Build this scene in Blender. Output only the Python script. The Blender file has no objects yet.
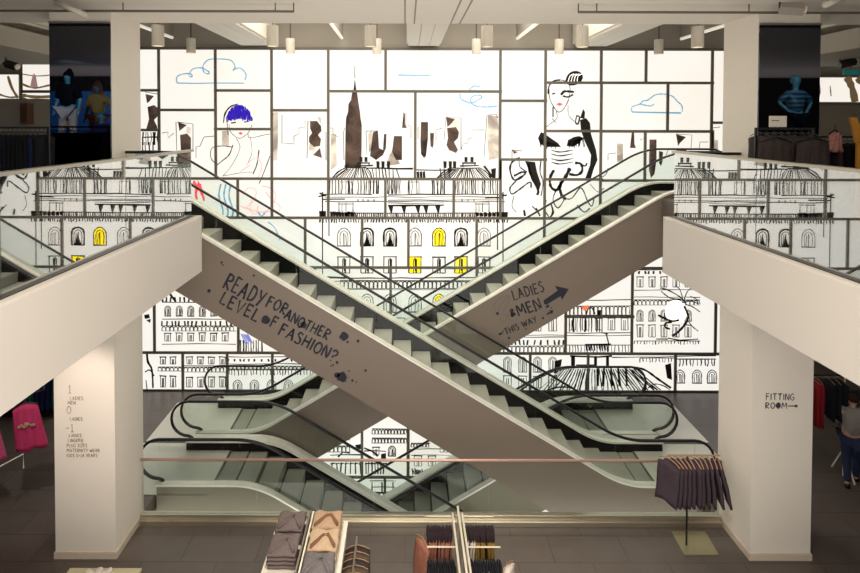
import bpy, math, random
from mathutils import Vector, Matrix
random.seed(7)
R = math.radians
C = bpy.context.scene.collection
# ------------------------------------------------------------------ camera model (world: mid floor z=0, eye z=7)
F, PX, TH, RO = 573.3, 406.0, R(1.3), R(.14)
PY = 124 + F * math.tan(TH)

def at(px, py, Y):
    """world X, Z of the photograph's point px,py on the frontal plane at depth Y"""
    x = (px - PX) / F; y = (PY - py) / F
    c, s = math.cos(RO), math.sin(RO)
    x, y = c * x - s * y, s * x + c * y
    r = (x, math.cos(TH) + y * math.sin(TH), -math.sin(TH) + y * math.cos(TH))
    k = Y / r[1]
    return r[0] * k, 7 + r[2] * k

def lin(h):
    v = [int(h[i:i + 2], 16) / 255 for i in (0, 2, 4)]
    return [c / 12.92 if c < .04045 else ((c + .055) / 1.055) ** 2.4 for c in v] + [1]

MATS = {}
def mat(name, hexc, rough=.6, metal=0., var=.06, scale=8., bump=0., emit=0., spec=.5):
    if name in MATS: return MATS[name]
    m = bpy.data.materials.new(name); m.use_nodes = True
    nt = m.node_tree; b = nt.nodes['Principled BSDF']
    col = lin(hexc)
    tc = nt.nodes.new('ShaderNodeTexCoord'); no = nt.nodes.new('ShaderNodeTexNoise')
    no.inputs['Scale'].default_value = scale; no.inputs['Detail'].default_value = 4
    nt.links.new(tc.outputs['Object'], no.inputs['Vector'])
    mx = nt.nodes.new('ShaderNodeMix'); mx.data_type = 'RGBA'
    mx.inputs['A'].default_value = [c * (1 - var) for c in col[:3]] + [1]
    mx.inputs['B'].default_value = [min(1, c * (1 + var)) for c in col[:3]] + [1]
    nt.links.new(no.outputs['Fac'], mx.inputs['Factor'])
    nt.links.new(mx.outputs['Result'], b.inputs['Base Color'])
    b.inputs['Roughness'].default_value = rough; b.inputs['Metallic'].default_value = metal
    b.inputs['Specular IOR Level'].default_value = spec
    if bump:
        bp = nt.nodes.new('ShaderNodeBump'); bp.inputs['Strength'].default_value = bump; bp.inputs['Distance'].default_value = .02
        nt.links.new(no.outputs['Fac'], bp.inputs['Height']); nt.links.new(bp.outputs['Normal'], b.inputs['Normal'])
    if emit:
        b.inputs['Emission Color'].default_value = col; b.inputs['Emission Strength'].default_value = emit
        nt.links.new(mx.outputs['Result'], b.inputs['Emission Color'])
    MATS[name] = m
    return m

def glass_mat(name, tint, ior=1.5, boost=1.3, cap=.8):
    m = bpy.data.materials.new(name); m.use_nodes = True
    nt = m.node_tree; nt.nodes.clear()
    out = nt.nodes.new('ShaderNodeOutputMaterial'); mix = nt.nodes.new('ShaderNodeMixShader')
    tr = nt.nodes.new('ShaderNodeBsdfTransparent'); gl = nt.nodes.new('ShaderNodeBsdfGlossy')
    tr.inputs['Color'].default_value = lin(tint); gl.inputs['Roughness'].default_value = .0
    fr = nt.nodes.new('ShaderNodeFresnel'); fr.inputs['IOR'].default_value = ior
    mu = nt.nodes.new('ShaderNodeMath'); mu.operation = 'MULTIPLY'; mu.inputs[1].default_value = boost; mu.use_clamp = True
    mn = nt.nodes.new('ShaderNodeMath'); mn.operation = 'MINIMUM'; mn.inputs[1].default_value = cap
    nt.links.new(fr.outputs[0], mu.inputs[0]); nt.links.new(mu.outputs[0], mn.inputs[0]); nt.links.new(mn.outputs[0], mix.inputs['Fac'])
    nt.links.new(tr.outputs[0], mix.inputs[1]); nt.links.new(gl.outputs[0], mix.inputs[2]); nt.links.new(mix.outputs[0], out.inputs['Surface'])
    MATS[name] = m
    return m

white = mat('white_paint', 'E6DFD4', .55, var=.02, scale=3)
fascia_m = mat('fascia_paint', 'CAC3BB', .5, var=.02, scale=2)
ceil_m = mat('ceiling_paint', 'EFE8DC', .8, var=.02, scale=2)
gray_m = mat('gray_paint', 'A39C90', .7, var=.04, scale=2)
duct_m = mat('duct_paint', 'E6E0D4', .6, var=.02, scale=2)
steel = mat('brushed_steel', 'B9B4A6', .32, 1., var=.08, scale=20)
deck_m = mat('escalator_decking', 'EFEDE3', .3, .1, var=.12, scale=9, bump=.12)  # pale base colour stands in for white reflected in the steel
dsteel = mat('dark_steel', '4A4842', .35, .9, var=.1)
black = mat('black_rubber', '131417', .38, 0, var=.2)
skirt_m = mat('skirt_black', '08090A', .5, .0, var=.2, spec=.15)
taupe = mat('taupe_cladding', '7E7267', .5, 0, var=.03, scale=3)
taupe2 = mat('olive_cladding', '807B6A', .5, 0, var=.03, scale=3)
ink_blue = mat('dark_blue_paint', '1B1C2C', .6)
ink_faint = mat('faint_paint', '6E645E', .6)
frame_m = mat('bronze_frame', '6C675D', .5, .0, var=.05)
ink = mat('black_ink', '14110F', .8, var=.3, scale=30)
ink2 = mat('thin_ink', '332C28', .8, var=.2, scale=30)
def wash_mat(name, a, b, emit, scale=1.6):
    m = mat(name, a, .9, emit=emit); nt = m.node_tree
    r = nt.nodes.new('ShaderNodeValToRGB'); r.color_ramp.elements[0].position = .38; r.color_ramp.elements[0].color = lin(a)
    r.color_ramp.elements[1].position = .62; r.color_ramp.elements[1].color = lin(b)
    no = next(n for n in nt.nodes if n.type == 'TEX_NOISE'); no.inputs['Scale'].default_value = scale; no.inputs['Distortion'].default_value = 1.
    b_ = nt.nodes['Principled BSDF']; nt.links.new(no.outputs['Fac'], r.inputs['Fac'])
    nt.links.new(r.outputs['Color'], b_.inputs['Base Color']); nt.links.new(r.outputs['Color'], b_.inputs['Emission Color'])
    return m
sepia = wash_mat('sepia_wash', '2C211D', '614D43', .3); sepia2 = wash_mat('pale_wash', '8A8078', 'D0C4B4', .55)
yel = mat('yellow_wash', 'F0D818', .9, var=.15, emit=.8)
blu = mat('blue_crayon', '62A8CC', .9, var=.1, emit=.45)
pnk = mat('pink_crayon', 'E09498', .9, var=.1, emit=.8)
red = mat('red_crayon', 'E8505A', .9, var=.2, emit=.7)
pur = mat('purple_ink', '3A25B0', .9, var=.5, scale=20, emit=.45)
green_bg = mat('orange_wash', 'F07040', .9, var=.2, emit=.7)
glass = glass_mat('balustrade_glass', 'F4F9F6', 1.5, 7., .68)
eglass = glass_mat('escalator_glass', 'F8FBF9', 1.5, .5, .5)
wood = mat('hanger_wood', 'A98264', .5, var=.15, scale=30)
skin_c = mat('skin', 'C49A80', .5)

def panel_mat():
    m = bpy.data.materials.new('backlit_diffuser'); m.use_nodes = True
    nt = m.node_tree; b = nt.nodes['Principled BSDF']
    b.inputs['Base Color'].default_value = (.3, .29, .27, 1); b.inputs['Roughness'].default_value = .5
    no = nt.nodes.new('ShaderNodeTexNoise'); no.inputs['Scale'].default_value = .5
    tc = nt.nodes.new('ShaderNodeTexCoord'); nt.links.new(tc.outputs['Object'], no.inputs['Vector'])
    r = nt.nodes.new('ShaderNodeValToRGB')
    r.color_ramp.elements[0].position = .3; r.color_ramp.elements[0].color = (1, .925, .82, 1)
    r.color_ramp.elements[1].position = .6; r.color_ramp.elements[1].color = (1, .97, .91, 1)
    nt.links.new(no.outputs['Fac'], r.inputs['Fac']); nt.links.new(r.outputs['Color'], b.inputs['Emission Color'])
    b.inputs['Emission Strength'].default_value = .66
    return m
panel_m = panel_mat()

def tile_mat(name, c1, c2, mortar, sx, sy, rough=.35, rot=0.):
    m = bpy.data.materials.new(name); m.use_nodes = True
    nt = m.node_tree; b = nt.nodes['Principled BSDF']
    tc = nt.nodes.new('ShaderNodeTexCoord'); mp = nt.nodes.new('ShaderNodeMapping')
    mp.inputs['Rotation'].default_value[2] = rot
    br = nt.nodes.new('ShaderNodeTexBrick'); br.offset = .5
    br.inputs['Color1'].default_value = lin(c1); br.inputs['Color2'].default_value = lin(c2); br.inputs['Mortar'].default_value = lin(mortar)
    br.inputs['Scale'].default_value = 1; br.inputs['Mortar Size'].default_value = .006
    br.inputs['Brick Width'].default_value = sx; br.inputs['Row Height'].default_value = sy
    nt.links.new(tc.outputs['Object'], mp.inputs['Vector']); nt.links.new(mp.outputs[0], br.inputs['Vector'])
    no = nt.nodes.new('ShaderNodeTexNoise'); no.inputs['Scale'].default_value = 3; nt.links.new(tc.outputs['Object'], no.inputs['Vector'])
    mx = nt.nodes.new('ShaderNodeMix'); mx.data_type = 'RGBA'; mx.blend_type = 'MULTIPLY'; mx.inputs['Factor'].default_value = .25
    nt.links.new(br.outputs['Color'], mx.inputs['A']); nt.links.new(no.outputs['Fac'], mx.inputs['B'])
    nt.links.new(mx.outputs['Result'], b.inputs['Base Color']); b.inputs['Roughness'].default_value = rough
    MATS[name] = m
    return m
floor_m = tile_mat('floor_tile', '5E554F', '655B55', '3F3935', 1.2, .6)

# ------------------------------------------------------------------ mesh helpers
def wloc(o):
    v = Vector((0, 0, 0))
    while o is not None: v += o.location; o = o.parent
    return v

def tag(o, label=None, cat=None, group=None, kind=None):
    if label: o['label'] = label
    if cat: o['category'] = cat
    if group: o['group'] = group
    if kind: o['kind'] = kind
    return o

def empty(name, loc, label=None, cat=None, group=None):
    o = bpy.data.objects.new(name, None); C.objects.link(o); o.location = loc; o.empty_display_size = .1
    return tag(o, label, cat, group)

class MB:
    def __init__(s): s.v = []; s.f = []
    def add(s, vs, fs):
        n = len(s.v); s.v += [tuple(v) for v in vs]; s.f += [tuple(i + n for i in f) for f in fs]; return s
    def box(s, x0, x1, y0, y1, z0, z1):
        return s.add([(x0, y0, z0), (x1, y0, z0), (x1, y1, z0), (x0, y1, z0), (x0, y0, z1), (x1, y0, z1), (x1, y1, z1), (x0, y1, z1)],
                     [(3, 2, 1, 0), (4, 5, 6, 7), (0, 1, 5, 4), (1, 2, 6, 5), (2, 3, 7, 6), (3, 0, 4, 7)])
    def prism_y(s, pts, y0, y1):
        """outline in X,Z pushed from y0 to y1"""
        n = len(pts)
        a = sum(pts[i][0] * pts[(i + 1) % n][1] - pts[(i + 1) % n][0] * pts[i][1] for i in range(n))
        if a < 0: pts = pts[::-1]
        vs = [(x, y0, z) for x, z in pts] + [(x, y1, z) for x, z in pts]
        return s.add(vs, [tuple(range(n)), tuple(range(2 * n - 1, n - 1, -1))] + [(i, i + n, (i + 1) % n + n, (i + 1) % n) for i in range(n)])
    def prism_z(s, pts, z0, z1):
        n = len(pts)
        vs = [(x, y, z0) for x, y in pts] + [(x, y, z1) for x, y in pts]
        return s.add(vs, [tuple(range(n - 1, -1, -1)), tuple(range(n, 2 * n))] + [(i, (i + 1) % n, (i + 1) % n + n, i + n) for i in range(n)])
    def band_y(s, top, bot, y0, y1):
        """strip solid between two polylines (x,z) of equal length"""
        n = len(top)
        vs = [(x, y0, z) for x, z in top] + [(x, y0, z) for x, z in bot] + [(x, y1, z) for x, z in top] + [(x, y1, z) for x, z in bot]
        fs = []
        for i in range(n - 1):
            a, b, c, d = i, i + 1, n + i, n + i + 1
            fs += [(c, d, b, a), (2 * n + a, 2 * n + b, 2 * n + d, 2 * n + c), (a, b, 2 * n + b, 2 * n + a), (2 * n + c, 2 * n + d, d, c)]
        fs += [(0, 2 * n, 3 * n, n), (2 * n - 1, 4 * n - 1, 3 * n - 1, n - 1)]
        return s.add(vs, fs)
    def tube(s, pts, r, n=8, sx=1., cap=True):
        pts = [Vector(p) for p in pts]; rs = r if isinstance(r, (list, tuple)) else [r] * len(pts)
        rings = []; up = None
        for i, p in enumerate(pts):
            t = (pts[min(i + 1, len(pts) - 1)] - pts[max(i - 1, 0)])
            t = t.normalized() if t.length else Vector((0, 0, 1))
            if up is None:
                up = Vector((0, 1, 0)) if abs(t.y) < .9 else Vector((1, 0, 0))
            u = (up - t * up.dot(t)).normalized(); w = t.cross(u); up = u
            rings.append([p + (u * math.cos(2 * math.pi * k / n) * sx + w * math.sin(2 * math.pi * k / n)) * rs[i] for k in range(n)])
        vs = [v for g in rings for v in g]; fs = []
        for i in range(len(pts) - 1):
            for k in range(n):
                a = i * n + k; b = i * n + (k + 1) % n
                fs.append((a, b, b + n, a + n))
        if cap: fs += [tuple(range(n - 1, -1, -1)), tuple(range(len(vs) - n, len(vs)))]
        return s.add(vs, fs)
    def ball(s, c, rx, ry, rz, n=12, m=8):
        vs = [(c[0], c[1], c[2] - rz)]; fs = []
        for j in range(1, m):
            t = math.pi * j / m - math.pi / 2
            for k in range(n):
                a = 2 * math.pi * k / n
                vs.append((c[0] + rx * math.cos(t) * math.cos(a), c[1] + ry * math.cos(t) * math.sin(a), c[2] + rz * math.sin(t)))
        vs.append((c[0], c[1], c[2] + rz)); L = len(vs) - 1
        for k in range(n): fs.append((0, 1 + (k + 1) % n, 1 + k)); fs.append((L, L - n + k, L - n + (k + 1) % n))
        for j in range(m - 2):
            for k in range(n):
                a = 1 + j * n + k; b = 1 + j * n + (k + 1) % n
                fs.append((a, b, b + n, a + n))
        return s.add(vs, fs)
    def quad(s, a, b, c, d): return s.add([a, b, c, d], [(0, 1, 2, 3)])
    def build(s, name, m, parent=None, smooth=False, bevel=0, origin=None, sub=0):
        me = bpy.data.meshes.new(name)
        if parent is not None: off = wloc(parent)
        elif origin is not None: off = Vector(origin)
        else:
            xs = [v[0] for v in s.v]; ys = [v[1] for v in s.v]; zs = [v[2] for v in s.v]
            off = Vector(((min(xs) + max(xs)) / 2, (min(ys) + max(ys)) / 2, min(zs)))
        me.from_pydata([tuple(Vector(v) - off) for v in s.v], [], s.f); me.update()
        me.materials.append(m)
        o = bpy.data.objects.new(name, me); C.objects.link(o)
        if parent is not None: o.parent = parent
        else: o.location = off
        if smooth:
            for p in me.polygons: p.use_smooth = True
        if bevel:
            b = o.modifiers.new('Bevel', 'BEVEL'); b.width = bevel; b.segments = 2; b.limit_method = 'ANGLE'
        if sub:
            b = o.modifiers.new('Sub', 'SUBSURF'); b.levels = sub; b.render_levels = sub
        return o

def struct(o): o['kind'] = 'structure'; return o

def copy_tree(o, loc=None, label=None, group=None, parent=None):
    c = o.copy(); C.objects.link(c)
    if parent is not None: c.parent = parent
    if loc is not None: c.location = loc
    if label: c['label'] = label
    if group: c['group'] = group
    for ch in [x for x in o.children]: copy_tree(ch, parent=c)
    return c

def smoothline(pts, k=4):
    out = []
    P = [pts[0]] + list(pts) + [pts[-1]]
    for i in range(1, len(P) - 2):
        p0, p1, p2, p3 = P[i - 1], P[i], P[i + 1], P[i + 2]
        for j in range(k):
            t = j / k
            out.append(tuple(.5 * (2 * p1[a] + (p2[a] - p0[a]) * t + (2 * p0[a] - 5 * p1[a] + 4 * p2[a] - p3[a]) * t * t + (3 * p1[a] - p0[a] - 3 * p2[a] + p3[a]) * t ** 3) for a in (0, 1)))
    out.append(tuple(pts[-1]))
    return out

def ribbon(mb, pts, w, y, jit=.25, taper=False):
    """flat brush stroke in the plane y=const; pts are X,Z; w its width"""
    n = len(pts)
    if n < 2: return
    L = []; Rr = []
    for i in range(n):
        a = pts[max(i - 1, 0)]; b = pts[min(i + 1, n - 1)]
        dx, dz = b[0] - a[0], b[1] - a[1]; d = math.hypot(dx, dz) or 1e-6
        ww = w / 2 * (1 + random.uniform(-jit, jit))
        if taper and n > 2: ww *= .35 + .65 * math.sin(math.pi * (i + .3) / (n - .4))
        nx, nz = -dz / d * ww, dx / d * ww
        L.append((pts[i][0] + nx, y, pts[i][1] + nz)); Rr.append((pts[i][0] - nx, y, pts[i][1] - nz))
    mb.add(L + Rr, [(i, i + 1, n + i + 1, n + i) for i in range(n - 1)])

def fan(mb, pts, y):
    mb.add([(p[0], y, p[1]) for p in pts], [tuple(range(len(pts)))])

def blot(mb, x, z, r, y, n=14):
    fan(mb, [(x + r * math.cos(2 * math.pi * k / n) * random.uniform(.82, 1.12), z + r * math.sin(2 * math.pi * k / n) * random.uniform(.82, 1.12)) for k in range(n)], y)

FONT = {
 'A': (.62, [[(0, 0), (.32, 1)], [(.3, 1), (.6, 0)], [(.1, .38), (.52, .38)]]),
 'B': (.5, [[(0, 0), (0, 1)], [(0, 1), (.4, .9), (.4, .6), (0, .52), (.48, .4), (.46, .08), (0, 0)]]),
 'C': (.5, [[(.5, .85), (.3, 1), (.05, .75), (0, .35), (.2, 0), (.5, .12)]]),
 'D': (.58, [[(.05, 0), (.05, 1)], [(0, .98), (.42, .85), (.55, .5), (.42, .12), (0, 0)]]),
 'E': (.5, [[(.04, 0), (.04, 1)], [(0, 1), (.48, .96)], [(.04, .52), (.4, .53)], [(0, .02), (.5, .05)]]),
 'F': (.5, [[(.04, -.05), (.04, 1)], [(0, 1), (.5, .97)], [(.04, .55), (.4, .56)]]),
 'G': (.58, [[(.5, .85), (.3, 1), (.04, .7), (.02, .3), (.25, 0), (.52, .12), (.52, .42), (.3, .42)]]),
 'H': (.55, [[(0, 0), (.02, 1)], [(.5, 0), (.52, 1)], [(0, .5), (.52, .52)]]),
 'I': (.1, [[(.05, 0), (.05, 1)]]),
 'K': (.5, [[(.03, 0), (.03, 1)], [(.5, 1), (.06, .45), (.5, 0)]]),
 'L': (.48, [[(.06, 1), (.02, .02), (.48, .05)]]),
 'M': (.72, [[(0, 0), (.08, 1), (.36, .3), (.62, 1), (.7, 0)]]),
 'N': (.55, [[(0, 0), (.03, 1), (.5, .02), (.54, 1)]]),
 'O': (.6, [[(.3, 1), (.06, .75), (.03, .3), (.28, 0), (.54, .25), (.56, .7), (.3, 1)]]),
 'P': (.5, [[(.03, 0), (.03, 1), (.42, .9), (.42, .58), (.03, .45)]]),
 'R': (.55, [[(.03, 0), (.05, 1)], [(0, 1), (.42, .92), (.44, .62), (.06, .48), (.52, 0)]]),
 'S': (.5, [[(.45, .88), (.22, 1), (.04, .78), (.4, .42), (.42, .12), (.2, 0), (0, .12)]]),
 'T': (.58, [[(.28, 0), (.3, 1)], [(0, .97), (.58, 1)]]),
 'U': (.55, [[(0, 1), (.03, .25), (.25, 0), (.5, .25), (.53, 1)]]),
 'V': (.55, [[(0, 1), (.26, 0), (.55, 1)]]),
 'W': (.8, [[(0, 1), (.2, 0), (.4, .75), (.58, 0), (.8, 1)]]),
 'Y': (.55, [[(0, 1), (.28, .5)], [(.56, 1), (.2, -.02)]]),
 'Z': (.5, [[(0, 1), (.5, 1), (0, 0), (.5, 0)]]),
 '?': (.5, [[(.02, .8), (.2, 1), (.45, .85), (.4, .6), (.2, .45), (.18, .3)], [(.15, .06), (.2, 0)]]),
 '&': (.55, [[(.55, 0), (.1, .75), (.25, 1), (.4, .8), (.02, .25), (.2, 0), (.52, .4)]]),
 '1': (.3, [[(0, .8), (.16, 1), (.16, 0)], [(0, 0), (.32, 0)]]),
 '0': (.5, [[(.25, 1), (.03, .7), (.03, .3), (.25, 0), (.47, .3), (.47, .7), (.25, 1)]]),
 '4': (.5, [[(.4, 0), (.4, 1), (0, .3), (.5, .3)]]),
 '-': (.4, [[(.03, .5), (.37, .5)]]),
}
def write(mb, text, x, z, h, ang, w, y, total=None, jit=.03):
    """brush letters from x,z along angle ang (radians); total = wanted length"""
    gap = .22; sp = .45
    nat = sum((FONT[c][0] + gap) if c in FONT else sp for c in text) - gap
    kx = (total / (nat * h)) if total else 1
    ca, sa = math.cos(ang), math.sin(ang); u = 0
    for c in text:
        if c not in FONT: u += sp; continue
        wd, strokes = FONT[c]; oj = random.uniform(-jit, jit)
        for st in strokes:
            pts = [((u + a * 1.0) * h * kx, (b + oj) * h) for a, b in st]
            if len(pts) > 3: pts = smoothline(pts, 4)
            ribbon(mb, [(x + a * ca - b * sa, z + a * sa + b * ca) for a, b in pts], w, y, .3)
        u += wd + gap
# ------------------------------------------------------------------ setting
XC = .45                      # axis of symmetry of the atrium
XL, XR = -3.41, 4.30          # balcony fascias
ZU = 5.4                      # upper floor
WY = 14.88                    # face of the lit wall
def mir(x): return 2 * XC - x
def span(sg, a, b):           # x-range on one side (sg=-1 left, +1 right), given for the left
    return (a, b) if sg < 0 else (mir(b), mir(a))

# mid floor with the escalator void (left rear void begins at X=-5)
m = MB()
m.box(-15, 16, 5.5, 10.0, -.3, 0); m.box(-15, -4.72, 10.0, WY + .1, -.3, 0); m.box(5.62, 16, 10.0, WY + .1, -.3, 0)
struct(m.build('floor', floor_m, origin=(0, 0, 0)))
struct(MB().box(-12, 13, 8, WY + .2, -5.7, -5.4).build('floor_basement', floor_m, origin=(0, 0, -5.4)))
struct(MB().box(-16, 17, WY + .12, WY + .3, -5.7, 10.4).build('wall_back', gray_m, origin=(0, WY, 0)))
char_m = mat('charcoal_wall', '2B2A2E', .7)
struct(MB().box(-15.2, -15, -4, WY + .1, -.3, 10.4).build('wall_left', char_m))
struct(MB().box(16, 16.2, -4, WY + .1, -.3, 10.4).build('wall_right', char_m))
for sd_, xa, xb in (('left', -15, -3.45), ('right', 4.35, 16)):
    struct(MB().box(xa, xb, 3.0, 3.1, -.3, 4.55).build('wall_light_block_' + sd_, char_m))  # unseen wall added to shade the column fronts below the balcony
    struct(MB().box(xa, xb - 1. if xa < 0 else xb, -3.6, -3.5, ZU, 8.77).build('wall_mirror_block_' + sd_, char_m))  # unseen wall added to keep bright world light out of the mirrors
# ceilings: low soffit in front, high ceiling over the atrium
struct(MB().box(-15, 16, -4, 10.15, 8.77, 9.3).build('ceiling', ceil_m))
struct(MB().box(-15, 16, 10.0, WY + .2, 10.1, 10.3).build('ceiling_atrium', gray_m))
# seams of the ceiling channel over the atrium axis
mm = MB()
for x in (-.02, .14, .78, .94): mm.box(x - .012, x + .012, 6, 10.14, 8.762, 8.772)
struct(mm.build('trim_1', mat('seam', '9C9486', .7)))

for sg, side in ((-1, 'left'), (1, 'right')):
    x0, x1 = span(sg, -15, XL) if sg < 0 else (XR, 16)
    # upper floor slab: front arm along the void and landing behind the column
    a = MB().box(x0 if sg < 0 else x0 + .012, x1 - .012 if sg < 0 else x1, -.5, 9.538, ZU - .82, ZU)
    if sg < 0: a.box(-15, -4.68, 9.538, 10.6, ZU - .6, ZU); a.box(-15, -6.8, 10.6, 12.42, ZU - .6, ZU); a.box(-15, -7.6, 12.42, WY, ZU - .6, ZU)
    else: a.box(5.57, 16, 9.538, 12.42, ZU - .6, ZU); a.box(7.7, 16, 12.42, 14.2, ZU - .6, ZU); a.box(8.6, 16, 14.2, WY, ZU - .6, ZU)
    struct(a.build('floor_upper_' + side, floor_m, origin=(0, 0, ZU)))
    # fascia with bevelled top edge
    fx = XL if sg < 0 else XR
    d = .30 * sg
    b = MB()
    prof = [(fx, 4.53), (fx, ZU + .045), (fx + .03 * sg, ZU + .065), (fx + .10 * sg, ZU + .065), (fx + .10 * sg, 4.57), (fx + d, 4.57), (fx + d, 4.53)]
    b.prism_y(prof, -.5, 9.55)
    xx = sorted((fx + .0 * sg, -4.68 if sg < 0 else 5.57))
    b.box(xx[0], xx[1], 9.538, 9.55, 4.53, ZU + .065)
    struct(b.build('trim_fascia_' + side, fascia_m))
    # column
    c0, c1 = (-5.62, -4.65) if sg < 0 else (5.55, 6.52)
    r = empty('column', ((c0 + c1) / 2, 9.55, 0), 'square white column %s of the escalators with a black mirror high on its front' % side, 'column', 'mirror fronted columns')
    MB().box(c0, c1, 9.07, 10.05, 0, 8.77).build('column_shaft', white, r)
    p = MB()
    for z0, z1, e in ((0, .1, .02), (.1, .115, .012)): p.box(c0 - e, c1 + e, 9.07 - e, 10.05 + e, z0, z1)
    p.build('plinth', mat('plinth', 'C9BBAA', .5), r)
    MB().box(c0 + .005, c1 - .005, 9.045, 9.069, ZU, 8.57).build('mirror', mat('dark_mirror', '5C5C66', .02, 1., var=0), r)['label'] = 'tall dark mirror panel'
    MB().box(c0, c1, 9.035, 9.069, 8.57, 8.60).build('mirror_rim', steel, r)
    t = MB(); yy = 9.066; tm = mat('stencil', '8E7466', .6)
    if sg < 0:
        for txt, px, py, h in (('1', 68.5, 393, 8), ('LADIES', 70, 400, 3.4), ('MEN', 68, 404.5, 3.4), ('0', 67, 414, 8), ('LADIES', 70, 420.5, 3.2), ('-1', 66, 432, 8),
                               ('LADIES', 69, 437, 3.2), ('LINGERIE', 68, 442, 3.2), ('PLUS SIZES', 67, 447, 3.2), ('MATERNITY WEAR', 67, 452, 3.2), ('KIDS 0-14 YEARS', 67, 457, 3.2)):
            X, Z = at(px, py, yy); write(t, txt, X, Z, h * yy / F, 0, .011 if h > 5 else .0085, yy)
    else:
        X, Z = at(766, 400, yy); write(t, 'FITTING', X, Z, 6.5 * yy / F, 0, .015, yy, total=28.5 * yy / F)
        X, Z = at(765.5, 408.5, yy); write(t, 'ROOM', X, Z, 6 * yy / F, 0, .015, yy, total=21.5 * yy / F)
        blot(t, *at(778, 405.5, yy), 2.3 * yy / F, yy); X, Z = at(788, 406, yy); ribbon(t, [(X, Z), (X + .13, Z)], .02, yy); blot(t, X + .13, Z, .025, yy)
        tm = mat('worn_blue_paint', '3C3840', .6)
    t.build('lettering', tm, r)

    # glass balustrade on the fascia
    gx = -3.56 if sg < 0 else 4.45
    bl = empty('glass_balustrade', (gx, 5, ZU + .05), 'frameless glass balustrade with flat steel rail on the %s balcony' % side, 'balustrade', 'balcony balustrades')
    ed = [9.47, 7.25, 5.0, 2.75, .5]
    for i in range(4):
        MB().box(gx - .008, gx + .008, ed[i + 1] + .008, ed[i] - .008 * (i > 0), ZU + .07, 6.535).build('glass_pane', glass, bl)
    MB().box(gx - .045, gx + .045, .3, 9.5, 6.535, 6.57).build('top_rail', steel, bl)
    sx = sorted((fx + .10 * sg, gx + .05 * sg))
    MB().box(sx[0], sx[1], .3, 9.53, ZU, ZU + .075).build('glazing_channel', dsteel, bl)
    # return guard between balustrade and column
    e0, e1 = (-4.63, gx + .01) if sg < 0 else (gx - .01, 5.53)
    q0, q1 = (e0, gx - .012) if sg < 0 else (gx + .012, e1)
    rg = empty('return_guard', ((e0 + e1) / 2, 9.49, ZU), 'short glass guard with dark rail between the %s column and balcony corner' % side, 'guard rail', 'return guards')
    MB().box(q0, q1, 9.455, 9.471, ZU + .02, 6.5).build('glass_pane', glass, rg)
    rr = (e0, gx - .05) if sg < 0 else (gx + .05, e1)
    MB().box(rr[0], rr[1], 9.44, 9.49, 6.50, 6.545).build('rail', mat('dark_rail', '2E2B28', .4, .6), rg)

# glass guard along the front of the void on the mid floor
g = empty('void_guard', (XC, 9.9, 0), 'long glass guard with copper toned tube rail in front of the escalator void', 'guard rail')
base = MB().box(-4.62, 5.52, 9.80, 9.98, 0, .09); base.box(-4.62, 5.52, 9.85, 9.96, .09, .17)
base.build('base_channel', mat('base_steel', 'CFC8B6', .3, .9, var=.05), g, bevel=.006)
cuts = [-4.6, -2.6, -.55, 1.46, 3.42, 5.5]
for a, b in zip(cuts, cuts[1:]): MB().box(a + .006, b - .006, 9.89, 9.906, .17, 1.10).build('glass_pane', eglass, g)
MB().tube([(-4.63, 9.898, 1.12), (5.53, 9.898, 1.12)], .024, 10).build('handrail', mat('copper_rail', 'CFA898', .3, .4), g, smooth=True)

# ------------------------------------------------------------------ ducts, bulkheads, battens, tracks
for k in (-2, -1, 0, 1, 2):
    cx = XC + 4.27 * k
    d = empty('air_duct', (cx, 12.4, 9.0), {-2: 'white boxed duct over the far left store bay, cut by the frame', -1: 'white boxed duct left of the middle one under the atrium ceiling',
              0: 'white boxed duct on the axis of the atrium ceiling', 1: 'white boxed duct right of the middle one under the atrium ceiling', 2: 'white boxed duct over the far right store bay, cut by the frame'}[k], 'duct', 'ceiling ducts')
    MB().box(cx - .44, cx + .44, 10.16, 14.8, 9.06, 10.095).build('casing', duct_m, d)
    pnl = MB()
    for i in range(3): pnl.box(cx - .40 + i * .27, cx - .14 + i * .27, 10.2, 14.72, 9.0, 9.06)
    pnl.build('underside_panel', duct_m, d)
struct(MB().box(-15, -7.3, 10.16, 13.7, 8.4, 8.77).build('ceiling_drop_left', gray_m))
struct(MB().box(8.2, 16, 10.16, 13.7, 8.4, 8.77).build('ceiling_drop_right', gray_m))
for i, (x, l) in enumerate(((-6.0, 'outer left'), (-1.65, 'inner left'), (2.85, 'inner right'), (7.05, 'outer right'))):
    b = empty('light_batten', (x, 13.6, 9.2), 'slim white tube batten under the atrium ceiling, %s of the four' % l, 'light', 'ceiling battens')
    MB().tube([(x, 11.0, 9.2), (x, 14.75, 9.2)], .04, 8).build('tube', mat('batten', 'F2EDE0', .4, emit=.35), b)
    MB().box(x - .03, x + .03, 11.0, 14.75, 9.235, 10.1).build('mounting_plate', gray_m, b)
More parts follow.
